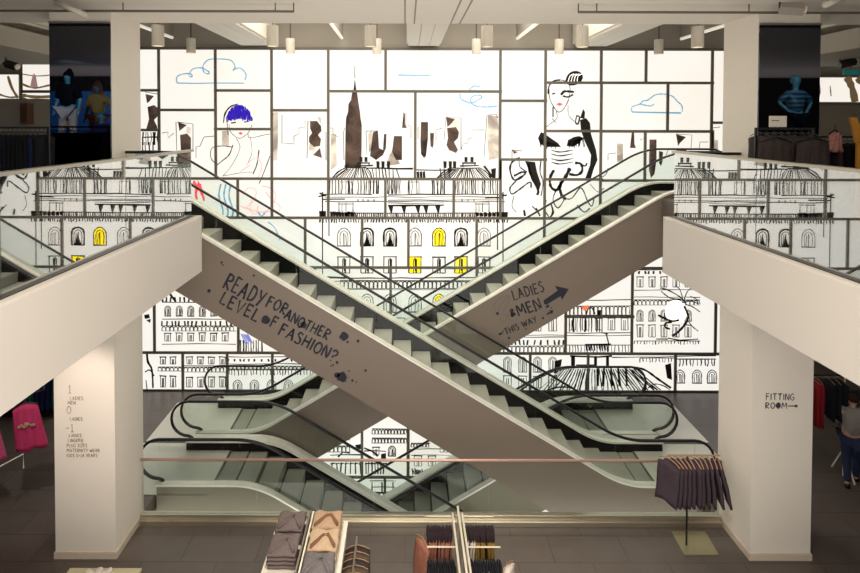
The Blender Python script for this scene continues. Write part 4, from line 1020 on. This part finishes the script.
# pink tops under the left balcony
lr = empty('garment_rail', (-6.9, 10.2, 0), 'white low rail holding pink tops under the left balcony', 'clothes rack')
MB().tube([(-8.2, 9.2, 1.95), (-6.85, 10.75, 1.95)], .015, 8).build('hanging_bar', dsteel, lr)
MB().tube([(-6.85, 10.75, 1.95), (-6.85, 10.75, 4.8)], .012, 8).build('suspension_rod', dsteel, lr); MB().tube([(-8.2, 9.2, 1.95), (-8.2, 9.2, 4.58)], .012, 8).build('suspension_rod', dsteel, lr)
MB().tube([(-7.6, 9.9, .72), (-6.95, 10.3, .98), (-6.95, 10.3, .72)], .012, 8).build('lower_arm', white, lr)
def tee(name, m_, w, h, loc, rz, label, detail=None, tilt=0.):
    """sleeveless top facing -Y, hung by a dark hanger at its origin"""
    g = MB(); nx, nz = 12, 10; vs = []
    for s_ in (-1, 1):
        for a in range(nz + 1):
            v = a / nz
            for b in range(nx + 1):
                u = b / nx * 2 - 1
                hw = w / 2 * (.82 + .25 * v)
                vs.append((u * hw, s_ * (.05 * (1 - u * u) + .012 + .014 * math.sin(u * 11 + v * 3)), -.06 - .06 * u * u * (1 - v) - h * v + .02 * math.sin(u * 6) * v))
    N = (nx + 1) * (nz + 1); fs = []
    for a in range(nz):
        for b in range(nx):
            q = a * (nx + 1) + b
            fs += [(q, q + 1, q + nx + 2, q + nx + 1), (N + q, N + q + nx + 1, N + q + nx + 2, N + q + 1)]
    bd = [b for b in range(nx + 1)] + [a * (nx + 1) + nx for a in range(1, nz + 1)] + [nz * (nx + 1) + b for b in range(nx - 1, -1, -1)] + [a * (nx + 1) for a in range(nz - 1, 0, -1)]
    for i in range(len(bd)): p, q = bd[i], bd[(i + 1) % len(bd)]; fs.append((q, p, N + p, N + q))
    g.add(vs, fs); o = g.build(name, m_, None, smooth=True, origin=(0, 0, 0))
    MB().tube([(-w * .4, 0, -.09), (0, 0, -.02), (w * .4, 0, -.09)], .012, 6).tube([(0, 0, -.02), (0, 0, .05)], .005, 5).build('hanger', black, o)
    if detail:
        b = MB()
        for k in range(7): b.ball((-.12 + k * .04, -.085, -.42 + .02 * math.sin(k * 2)), .025, .01, .03, 8, 5)
        b.ball((0, -.085, -.4), .04, .012, .05, 8, 5); b.build('bow', detail, o, smooth=True)
    o.location = loc; o.rotation_euler = (0, tilt, rz); tag(o, label, 'top', 'pink tops')
    return o
tee('sleeveless_shirt', c_pink, .5, .84, (-6.98, 10.4, 1.9), .25, 'raspberry pink sleeveless top with beige bow, under the left balcony', c_beige, -.12)
tee('sleeveless_shirt', c_rose, .5, .8, (-7.5, 10.05, 1.78), .6, 'dusty rose top left of the raspberry one', None, -.1)
tee('sleeveless_shirt', c_hot, .5, .5, (-7.35, 9.5, 1.15), .6, 'hot pink top hanging lowest at the left edge', None, -.1)
# clothing shelves deep under the left balcony
sh = empty('wall_rack', (-9.8, 13.6, 0), 'dark rack of blue, red and green clothes deep under the left balcony', 'clothes rack')
MB().box(-11.2, -8.2, 13.75, 13.85, 0, 2.6).build('back_board', mat('rack_board', '15161C', .6), sh); MB().tube([(-11.2, 13.6, 2.2), (-8.2, 13.6, 2.2)], .015, 8).build('hanging_bar', dsteel, sh); MB().tube([(-11.2, 13.6, 1.1), (-8.2, 13.6, 1.1)], .015, 8).build('hanging_bar', dsteel, sh)
MB().box(-11.2, -8.2, 13.5, 13.75, 0, .1).build('base', dsteel, sh)
cols = [cloth('cloth_navy', '1B2350'), cloth('cloth_wine', '5A1A26'), cloth('cloth_green', '1F5A40'), cloth('cloth_teal', '1D4A5A')]
cn = ['navy', 'wine red', 'dark green', 'teal']
for z, lv in ((2.18, 'upper'), (1.08, 'lower')):
    for i in range(20):
        ci = random.choice([0, 0, 1, 1, 2, 3]) if z < 2 else random.choice([2, 0, 3, 0])
        o = garment('hanging_shirt', cols[ci], .85, .42, .1, 100 + i); o.location = (-10.9 + i * .137, 13.55, z)
        tag(o, '%s shirt on the %s bar of the rack deep under the left balcony' % (cn[ci], lv), 'garment', 'shirts on the deep rack')

# red garments and stands under the right balcony
rr_ = empty('garment_rail', (8.2, 11.4, 0), 'dark rail with red dresses behind the right column', 'clothes rack')
MB().tube([(7.5, 11.3, 2.02), (8.75, 11.3, 2.02)], .014, 8).build('hanging_bar', dsteel, rr_)
for x in (7.5, 8.75): MB().tube([(x, 11.3, 0), (x, 11.3, 2.02)], .014, 8).build('post', white, rr_)
for x in (7.5, 8.75): MB().tube([(x, 11.0, 0), (x, 11.3, .55), (x, 11.6, 0)], .016, 8).build('foot', white, rr_)
for i in range(5):
    o = garment('hanging_dress', c_redd, .92, .42, .09, 140 + i); o.location = (7.72 + i * .115, 11.3, 2.0); o.rotation_euler = (0, 0, random.uniform(-.5, .5)); tag(o, 'dark red dress on the rail behind the right column', 'dress', 'red dresses')
for i in range(3):
    o = garment('hanging_dress', c_dark, .8, .42, .1, 150 + i); o.location = (8.4 + i * .12, 11.3, 2.0); tag(o, 'black dress right of the red dresses behind the right column', 'dress', 'black dresses')
sd = empty('folding_stand', (9.0, 10.6, 0), 'white A-shaped stand leg at the right edge of the mid floor', 'stand')
for dx in (-.16, .16): MB().tube([(9.0 + dx, 10.35, 0), (9.0 + dx * .3, 10.5, .6)], .018, 8).build('leg', white, sd)
MB().tube([(8.86, 10.36, .08), (9.14, 10.36, .08)], .014, 8).build('crossbar', white, sd)

# ------------------------------------------------------------------ figures
def skin_body(name, m_, J, E, parent=None, sub=1, origin=None):
    """J name->(point, radius), E edges; first joint is the root"""
    names = list(J); me = bpy.data.meshes.new(name); off = wloc(parent) if parent else Vector(origin)
    me.from_pydata([tuple(Vector(J[n][0]) - off) for n in names], [(names.index(a), names.index(b)) for a, b in E], []); me.update()
    me.materials.append(m_); o = bpy.data.objects.new(name, me); C.objects.link(o)
    if parent: o.parent = parent
    else: o.location = off
    md = o.modifiers.new('Skin', 'SKIN'); md.use_smooth_shade = True
    sv = me.skin_vertices[0].data
    for i, n in enumerate(names):
        r_ = J[n][1]; sv[i].radius = (r_, r_) if not isinstance(r_, tuple) else r_; sv[i].use_root = (i == 0)
    s2 = o.modifiers.new('Sub', 'SUBSURF'); s2.levels = sub; s2.render_levels = sub
    return o
def figure(base, face, label, skin_m, top_m, leg_m, hair_m, cat, name, arms, legs, hair_len=.12, sc=1., extra=None, shoes=black):
    bx, by, bz = base; ca, sa = math.cos(face), math.sin(face)
    def T(p): return (bx + (p[0] * ca - p[1] * sa) * sc, by + (p[0] * sa + p[1] * ca) * sc, bz + p[2] * sc)
    J = {'pelvis': ((0, 0, .95), .13), 'waist': ((0, 0, 1.1), .12), 'chest': ((0, 0, 1.32), .14), 'neckb': ((0, .0, 1.45), .07), 'neck': ((0, -.01, 1.52), .05), 'head0': ((0, -.02, 1.58), .07), 'head1': ((0, -.03, 1.66), .092), 'head2': ((0, -.02, 1.73), .07)}
    for s_, n in ((-1, 'l'), (1, 'r')):
        e, w = arms[n]; kn, an = legs[n]
        J['sh' + n] = ((s_ * .17, 0, 1.42), .058); J['el' + n] = (e, .042); J['wr' + n] = (w, .028)
        d = (Vector(w) - Vector(e)).normalized(); hp = Vector(w) + d * .08
        J['pa' + n] = (tuple(hp), .034)
        J['hip' + n] = ((s_ * .09, 0, .88), .10); J['kn' + n] = (kn, .062); J['an' + n] = (an, .04); J['toe' + n] = ((an[0], an[1] - .14, .035), .034)
    E_ = [('pelvis', 'waist'), ('waist', 'chest'), ('chest', 'neckb'), ('neckb', 'neck'), ('neck', 'head0'), ('head0', 'head1'), ('head1', 'head2')]
    for n in 'lr': E_ += [('chest', 'sh' + n), ('sh' + n, 'el' + n), ('el' + n, 'wr' + n), ('wr' + n, 'pa' + n), ('pelvis', 'hip' + n), ('hip' + n, 'kn' + n), ('kn' + n, 'an' + n), ('an' + n, 'toe' + n)]
    for n in 'lr':   # fingers rooted in the palm
        w = Vector(J['wr' + n][0]); p = Vector(J['pa' + n][0]); d = (p - w).normalized(); side = Vector((1, .2, 0)) - d * Vector((1, .2, 0)).dot(d); side.normalize()
        for k, l in enumerate((.06, .075, .07, .055)):
            b0 = p + side * (k - 1.5) * .018; f1 = b0 + d * (l * .55); f2 = f1 + d * (l * .4) + Vector((0, -.015, 0))
            J['f%s%da' % (n, k)] = (tuple(f1), .009); J['f%s%db' % (n, k)] = (tuple(f2), .007); E_ += [('pa' + n, 'f%s%da' % (n, k)), ('f%s%da' % (n, k), 'f%s%db' % (n, k))]
    Jt = {k: (T(v[0]), v[1] * sc if not isinstance(v[1], tuple) else v[1]) for k, v in J.items()}
    body = skin_body(name, skin_m, Jt, E_, origin=(bx, by, bz)); tag(body, label, cat)
    def sub(names, grow, nm, m_, edges, shift=None):
        JJ = {n: (Jt[n][0], Jt[n][1] + grow.get(n, grow['*'])) for n in names}
        if shift: JJ.update(shift)
        return skin_body(nm, m_, JJ, edges, parent=body)
    up = ['chest', 'waist', 'pelvis', 'shl', 'ell', 'shr', 'elr', 'neckb']
    sub(up + (['wrl', 'wrr'] if cat == 'person' else []), {'*': .05, 'ell': .03, 'elr': .03, 'wrl': .024, 'wrr': .024}, 'shirt', top_m, ([('ell', 'wrl'), ('elr', 'wrr')] if cat == 'person' else []) + [('chest', 'waist'), ('waist', 'pelvis'), ('chest', 'shl'), ('shl', 'ell'), ('chest', 'shr'), ('shr', 'elr'), ('chest', 'neckb')])
    if leg_m: sub(['pelvis', 'hipl', 'knl', 'anl', 'hipr', 'knr', 'anr'], {'*': .02, 'pelvis': .055, 'hipl': .04, 'hipr': .04}, 'trousers', leg_m, [('pelvis', 'hipl'), ('hipl', 'knl'), ('knl', 'anl'), ('pelvis', 'hipr'), ('hipr', 'knr'), ('knr', 'anr')])
    if shoes:
        for n in 'lr':
            a = Vector(Jt['an' + n][0]); t_ = Vector(Jt['toe' + n][0]); MB().tube([(a.x, a.y, bz + .05), ((a.x + t_.x) / 2, (a.y + t_.y) / 2, bz + .045), (t_.x, t_.y, bz + .03)], [.05 * sc, .05 * sc, .035 * sc], 10).build('shoe', shoes, body, smooth=True)
    hd = Vector(T((0, -.025, 1.66)))
    f = MB(); nz_ = Vector(T((0, -.125, 1.645))); f.ball(tuple(nz_), .014, .02, .02, 8, 6)
    for s_ in (-1, 1): f.ball(T((s_ * .035, -.108, 1.675)), .014, .01, .008, 8, 6); f.ball(T((s_ * .092, -.01, 1.65)), .012, .02, .03, 8, 6)
    f.ball(T((0, -.112, 1.605)), .025, .01, .007, 8, 6); f.build('face', skin_m, body, smooth=True)
    if hair_m:
        b = MB(); b.ball(T((0, .01, 1.70)), .105 * sc, .115 * sc, .10 * sc, 14, 10)
        if hair_len > .15: b.ball(T((0, .05, 1.56)), .12 * sc, .07 * sc, hair_len * sc, 12, 8); b.ball(T((-.09, 0, 1.52)), .04 * sc, .05 * sc, hair_len * .8 * sc, 10, 8); b.ball(T((.09, 0, 1.52)), .04 * sc, .05 * sc, hair_len * .8 * sc, 10, 8)
        b.build('hair', hair_m, body, smooth=True)
    return body, T
stand = {'l': ((-.26, .02, 1.14), (-.27, -.08, .9)), 'r': ((.26, .02, 1.14), (.27, -.08, .9))}
figure((8.72, 11.05, 0), 2.6, 'person walking in grey top and blue jeans behind the right column', skin_c, cloth('cloth_grey', '8A8380'), c_jean, cloth('hair_dark', '2A1E18'), 'person', 'person',
       {'l': ((-.25, .1, 1.16), (-.24, .02, .93)), 'r': ((.25, -.08, 1.16), (.22, -.24, 1.0))}, {'l': ((-.09, -.14, .5), (-.09, -.1, .08)), 'r': ((.09, .05, .5), (.09, .25, .12))})

# ------------------------------------------------------------------ upper floor shops beside the atrium
def rackrow(root_label, x0, x1, y, zt, m_list, names_, labelf, grp, n, L, seed, D=.45, th=.09, bar='rail'):
    r = empty('clothes_rack', ((x0 + x1) / 2, y, ZU), root_label, 'clothes rack')
    MB().box(x0, x1, y - .015, y + .015, zt - .03, zt).build('hanging_bar', MATS['black_rubber'], r)
    for x in (x0, x1 - .03):
        MB().box(x, x + .03, y - .015, y + .015, ZU + .02, zt - .03).build('post', black, r); MB().box(x - .01, x + .04, y - .28, y + .28, ZU, ZU + .02).build('foot', black, r)
    for i in range(n):
        k = i % len(m_list) if len(m_list) > 1 else 0
        o = garment('hanging_jacket', m_list[k], L, D, th, seed + i, hang_m=black); o.location = (x0 + .08 + (x1 - x0 - .16) * i / max(1, n - 1), y, zt - .045); o.rotation_euler = (0, 0, random.uniform(-.08, .08))
        tag(o, labelf(names_[k]), 'garment', grp)
    return r
c_blk = cloth('cloth_pitch', '0D0E13', .3); c_blue = cloth('cloth_cobalt', '101A38')
rackrow('black clothes rack behind the left balustrade, cut by the left frame edge', -6.6, -5.1, 8.2, ZU + 1.55, [c_blk, c_blk, c_blk, c_blk, c_blk, c_blk, c_blue], ['black'] * 6 + ['cobalt blue'], lambda c_: '%s garment on the rack behind the left balustrade' % c_, 'garments behind the left balustrade', 22, 1.15, 300)
rackrow('black rack of brown jackets in front of the right mirror column', 5.08, 5.95, 8.35, ZU + 1.56, [c_char], ['dark brown'], lambda c_: 'dark brown jacket on the rack before the right mirror column', 'brown jackets', 8, 1.0, 340, .5, .12)
for i, sx_ in enumerate((4.98, 5.5)):
    o = tee('draped_jacket', c_char, .55, .95, (sx_ + .22, 8.05, ZU + 1.45), 0, 'dark brown jacket facing the atrium on the right rack, %s one' % ('left', 'right')[i]); o['group'] = 'jackets facing out'; o['category'] = 'jacket'
sg_ = MB().box(5.28, 5.53, 8.33, 8.345, ZU + 1.57, ZU + 1.73).build('rack_sign', mat('sign_card', 'D8D2C6', .5)); tag(sg_, 'white card sign standing on the rack before the right mirror column', 'sign')
MB().box(5.31, 5.42, 8.326, 8.329, ZU + 1.655, ZU + 1.67).build('printed_line', mat('print_grey', '6A6660', .6), sg_)
MB().box(5.40, 5.41, 8.335, 8.345, ZU + 1.53, ZU + 1.57).build('sign_stem', black, sg_)
rackrow('black rack with patterned blouses right of the right mirror column', 6.66, 9.2, 9.4, ZU + 1.42, [c_blk, c_blk, c_plum, c_blk], ['black', 'black', 'plum', 'black'], lambda c_: '%s garment on the rack right of the right mirror column' % c_, 'garments right of the mirror column', 20, 1.0, 380)
o = tee('patterned_blouse', cloth('print_pink', 'A8746E', .7, scale=40), .24, .3, (6.72, 8.98, ZU + 1.55), .1, 'pink patterned blouse on the rack right of the right mirror column'); o['group'] = 'blouses'; o['category'] = 'blouse'
# wooden frame chair form at the right edge
ch = empty('wooden_frame', (7.2, 9.0, ZU), 'orange wooden shelf ladder on top of the rack at the right edge', 'display frame')
ow = mat('orange_wood', 'C88A34', .5, var=.12)
MB().prism_y([(6.90, ZU + 1.72), (7.0, ZU + 1.72), (7.1, ZU + 1.32), (7.0, ZU + 1.32)], 8.9, 8.95).build('upright', ow, ch)
for z in (1.36, 1.46, 1.56): MB().box(6.98, 7.7, 8.905, 8.945, ZU + z, ZU + z + .07).build('slat', ow, ch)
MB().box(7.6, 7.7, 8.9, 8.95, ZU + .0, ZU + 1.63).build('upright', ow, ch); MB().box(7.02, 7.09, 8.9, 8.95, ZU + .0, ZU + 1.34).build('leg', ow, ch)

# lit fashion panels in the side bays
def bay_panel(px0, px1, py0, py1, Y, label, strokes, fills):
    x0, z1 = at(px0, py0, Y); x1, z0 = at(px1, py1, Y)
    o = empty('backlit_picture', ((x0 + x1) / 2, Y, z0), label, 'light panel', 'backlit pictures in the side bays')
    MB().box(x0 - .05, x1 + .05, Y + .03, Y + .1, z0 - .05, z1 + .05).build('frame', frame_m, o)
    MB().box(x0, x1, Y, Y + .03, z0, z1).build('light_panel', panel_m, o)
    b = MB(); k = Y / F
    for pts, w in strokes: ribbon(b, smoothline([at(*p, Y) for p in pts]), w * k, Y - .003)
    b.build('brush_strokes', mat('tan_brush', '8A7250', .8, var=.5, emit=.25), o)
    if fills:
        b = MB()
        for f_ in fills: fan(b, [at(*p, Y) for p in f_], Y - .005)
        b.build('figure_wash', mat('mauve_wash', 'B08F88', .8, emit=.4), o)
bay_panel(-30, 18, 74.5, 98.5, 14.5, 'backlit picture with tan swirl at the far left edge', [([(-20, 80), (-5, 92), (8, 97), (16, 97)], 2), ([(8, 76), (12, 88), (18, 98)], 2.5)], None)
bay_panel(22.5, 64, 64.5, 90, 14.5, 'upper backlit picture with mauve dress beside the left mirror column', [([(22, 84), (35, 88), (52, 85), (62, 88)], 2), ([(22, 74), (38, 76), (60, 74)], 1)], [[(34, 73), (36, 76), (38, 87), (30, 88), (32, 78)]])
bay_panel(22.5, 64, 93, 131, 14.5, 'lower backlit picture with brown swirls beside the left mirror column', [([(22, 95), (36, 97), (60, 96)], 3), ([(22, 98), (36, 102), (60, 99)], 2.5), ([(26, 106), (40, 110), (60, 108)], 2.), ([(28, 118), (34, 126), (40, 130)], 1)], None)
bay_panel(812, 900, 77.5, 102, 14.5, 'wide backlit picture with brown curve right of the right mirror column', [([(847, 77), (852, 88), (855, 102)], 7), ([(858, 77), (870, 90), (880, 100)], 8), ([(830, 86), (831, 96)], 1.2), ([(819, 80), (820, 92), (818, 100)], 1)], None)
x0, z1 = at(19.5, 103, 13.9); x1, z0 = at(28, 124, 13.9)
o = MB().box(x0, x1, 13.9, 14.12, z0, z1).build('speaker_box', mat('brown_box', '6E4A38', .5), None, bevel=.01); tag(o, 'small brown wall box under the backlit pictures at left', 'box')
MB().box(x0 + .03, x1 - .03, 13.89, 13.9, z0 + .04, z1 - .04).build('grille', mat('brown_grille', '5A3A2C', .7), o)
struct(MB().box(-15, -7.6, 14.12, 14.45, ZU, 7.6).build('wall_partition_left', gray_m)); struct(MB().box(8.6, 16, 14.12, 14.45, ZU, 7.5).build('wall_partition_right', gray_m))
# spotlight rails on the upper floor bays seen behind racks
# ------------------------------------------------------------------ displays that the black mirrors reflect (they stand beside the viewer)
c_mann = mat('mannequin_cyan', '5FA0A8', .35)
legs0 = {'l': ((-.11, -.02, .5), (-.16, 0, .08)), 'r': ((.12, -.05, .5), (.2, 0, .08))}
figure((-7.7, 5.0, ZU + 1.0), math.pi, 'pale mannequin in black vest and light trousers by the left shop wall', c_mann, c_blk, c_ivory, c_blk, 'mannequin', 'mannequin', stand, legs0, .3)
figure((-7.9, 3.4, ZU + .85), math.pi, 'mannequin in yellow top by the blue display wall', c_mann, cloth('cloth_straw', 'C8A860'), c_rust, c_rust, 'mannequin', 'mannequin', {'l': ((-.36, .06, 1.2), (-.2, -.1, 1.02)), 'r': stand['r']}, legs0, .3)
figure((-7.0, 4.9, ZU + .25), math.pi, 'short mannequin in navy hood and brown shorts', c_mann, cols[0], c_must, None, 'mannequin', 'mannequin', stand, legs0, sc=.9)
for nm_, x, y, w_, h_ in (('display_plinth', -7.7, 5.0, .35, 1.0), ('display_plinth', -7.9, 3.4, .35, .85), ('display_plinth', -7.0, 4.9, .3, .25)):
    o = MB().box(x - w_, x + w_, y - .3, y + .3, ZU, ZU + h_).build(nm_, mat('plinth_dark', '26262A', .5), bevel=.01); tag(o, 'dark plinth under a mannequin, %s' % ('low one' if h_ < .3 else 'tall one' if h_ > .9 else 'middle one'), 'plinth')
o = MB().box(-11.5, -8.4, .0, .1, ZU, ZU + 2.6).build('display_wall', mat('blue_wall', '1F5E9E', .6, emit=.0)); tag(o, 'blue display wall behind the mannequins', 'partition')
lb = MB().prism_y([(-8.33, ZU + 1.55), (-8.0, ZU + 1.5), (-8.0, ZU + 1.85), (-8.12, ZU + 1.95), (-8.33, ZU + 1.9)], 4.2, 4.3).build('orange_lamp', mat('orange_glow', 'FF9A20', .5, emit=.8)); tag(lb, 'glowing orange lamp shade between the mannequins', 'lamp')
MB().tube([(-8.16, 4.25, ZU), (-8.16, 4.25, ZU + 1.54)], .02, 8).build('pole', black, lb)
o = MB().box(-8.25, -7.95, 5.5, 5.56, ZU + 1.1, ZU + 1.4).build('orange_high_chair', ow); tag(o, 'orange wooden chair back beside the mannequins', 'chair')
for x in (-8.25, -7.99): MB().box(x, x + .04, 5.5, 5.56, ZU, ZU + 1.1).build('leg', ow, o)
MB().box(-8.25, -7.95, 5.56, 5.8, ZU + .78, ZU + .82).build('seat', ow, o)
stripe = bpy.data.materials.new('striped_knit'); stripe.use_nodes = True
nt = stripe.node_tree; wv = nt.nodes.new('ShaderNodeTexWave'); wv.bands_direction = 'Z'; wv.inputs['Scale'].default_value = 3.2; tc = nt.nodes.new('ShaderNodeTexCoord'); nt.links.new(tc.outputs['Object'], wv.inputs['Vector'])
rp = nt.nodes.new('ShaderNodeValToRGB'); rp.color_ramp.elements[0].color = lin('1A2C3C'); rp.color_ramp.elements[1].color = lin('4A8494'); nt.links.new(wv.outputs['Fac'], rp.inputs['Fac']); nt.links.new(rp.outputs['Color'], nt.nodes['Principled BSDF'].inputs['Base Color'])
figure((8.6, 5.4, ZU + .9), math.pi, 'mannequin in striped blue sweater by the right shop aisle', c_mann, stripe, c_blk, c_mann, 'mannequin', 'mannequin', {'l': ((-.36, 0, 1.2), (-.2, -.1, 1.0)), 'r': ((.36, 0, 1.2), (.2, -.1, 1.0))}, legs0)
o = MB().box(8.25, 8.95, 5.1, 5.7, ZU, ZU + .9).build('display_plinth', MATS['plinth_dark'], bevel=.01); tag(o, 'dark plinth under the striped sweater mannequin', 'plinth')
rackrow('rack of mustard and beige tops in the right shop aisle', 7.4, 9.4, 7.0, ZU + 1.45, [c_must, c_beige, c_blk], ['mustard', 'beige', 'black'], lambda c_: '%s top on the rack in the right shop aisle' % c_, 'tops in the right aisle', 10, .8, 420)

# ------------------------------------------------------------------ lights, world, camera
def area(name, x, y, z, sx, sy, e, col, rot=(0, 0, 0)):
    l = bpy.data.lights.new(name, 'AREA'); l.shape = 'RECTANGLE'; l.size = sx; l.size_y = sy; l.energy = e; l.color = col
    o = bpy.data.objects.new(name, l); C.objects.link(o); o.location = (x, y, z); o.rotation_euler = rot; return o
warm = (1, .93, .83)
LS = .8
area('overhead_fill', .4, 3.0, 8.74, 5, 4, 300 * LS, warm)  # unseen fill added overhead to brighten the fascias and front void
area('overhead_fill', .4, -1.5, 8.74, 6, 2, 160 * LS, warm)  # second unseen overhead fill, added behind the viewer
area('atrium_fill', XC, 12.6, 10.05, 8, 2, 300 * LS, warm)  # unseen fill added to brighten the landings and steps
area('mid_fill', .4, 5.5, 4.4, 4, 2, 40 * LS, warm)  # unseen fill added in the open void, no fixture there
def spot(x, y, z, tx, ty, tz, e, size, col=warm, blend=.8, rad=.08):
    l = bpy.data.lights.new('spot', 'SPOT'); l.energy = e; l.spot_size = R(size); l.spot_blend = blend; l.color = col; l.shadow_soft_size = rad
    o = bpy.data.objects.new('spot', l); C.objects.link(o); o.location = (x, y, z)
    o.rotation_euler = (Vector((tx, ty, tz)) - Vector((x, y, z))).to_track_quat('-Z', 'Y').to_euler(); return o
spot(-5.0, 7.3, 4.5, -5.05, 9.05, 2.35, 170, 46, (1, .82, .7))
spot(6.0, 7.4, 4.4, 6.0, 9.0, 2.0, 8, 90, (1, .76, .66))
spot(-6.4, 8.8, 4.4, -7.1, 10.4, 1.5, 150, 60)
spot(8.0, 9.6, 4.4, 8.2, 11.3, 1.2, 40, 70)
spot(4.9, 7.0, 4.9, 4.8, 9.3, .8, 150, 50)
spot(-1.3, 6.0, 5.0, -1.3, 7.7, 1.2, 110, 50); spot(.9, 6.0, 5.0, .85, 7.7, 1.2, 110, 50)
spot(-6.6, 7.4, 8.6, -7.7, 4.6, 7.0, 420, 60, (.8, .95, 1)); spot(8.0, 7.8, 8.6, 8.5, 5.4, 7.2, 300, 60, (.8, .95, 1)); spot(-9.5, 2.5, 8.6, -9.9, 0, 7.2, 300, 90, (.8, .95, 1))  # unseen lamps added to brighten the displays that the mirrors reflect
w = bpy.data.worlds.new('World'); bpy.context.scene.world = w; w.use_nodes = True
w.node_tree.nodes['Background'].inputs['Color'].default_value = (1, .93, .84, 1); w.node_tree.nodes['Background'].inputs['Strength'].default_value = 1.5
cam = bpy.data.cameras.new('Camera'); co = bpy.data.objects.new('Camera', cam); C.objects.link(co)
cam.sensor_width = 36; cam.lens = 36 * F / 860; cam.shift_x = (430 - PX) / 860; cam.shift_y = -(286.5 - PY) / 860
co.location = (0, 0, 7)
co.matrix_world = Matrix.Translation((0, 0, 7)) @ Matrix.Rotation(math.pi / 2 - TH, 4, 'X') @ Matrix.Rotation(RO, 4, 'Z')
sc = bpy.context.scene; sc.camera = co
sc.view_settings.view_transform = 'Standard'; sc.view_settings.look = 'None'; sc.view_settings.gamma = 1; sc.view_settings.exposure = .45
sc.cycles.transparent_max_bounces = 24; sc.cycles.max_bounces = 8; sc.cycles.use_denoising = True
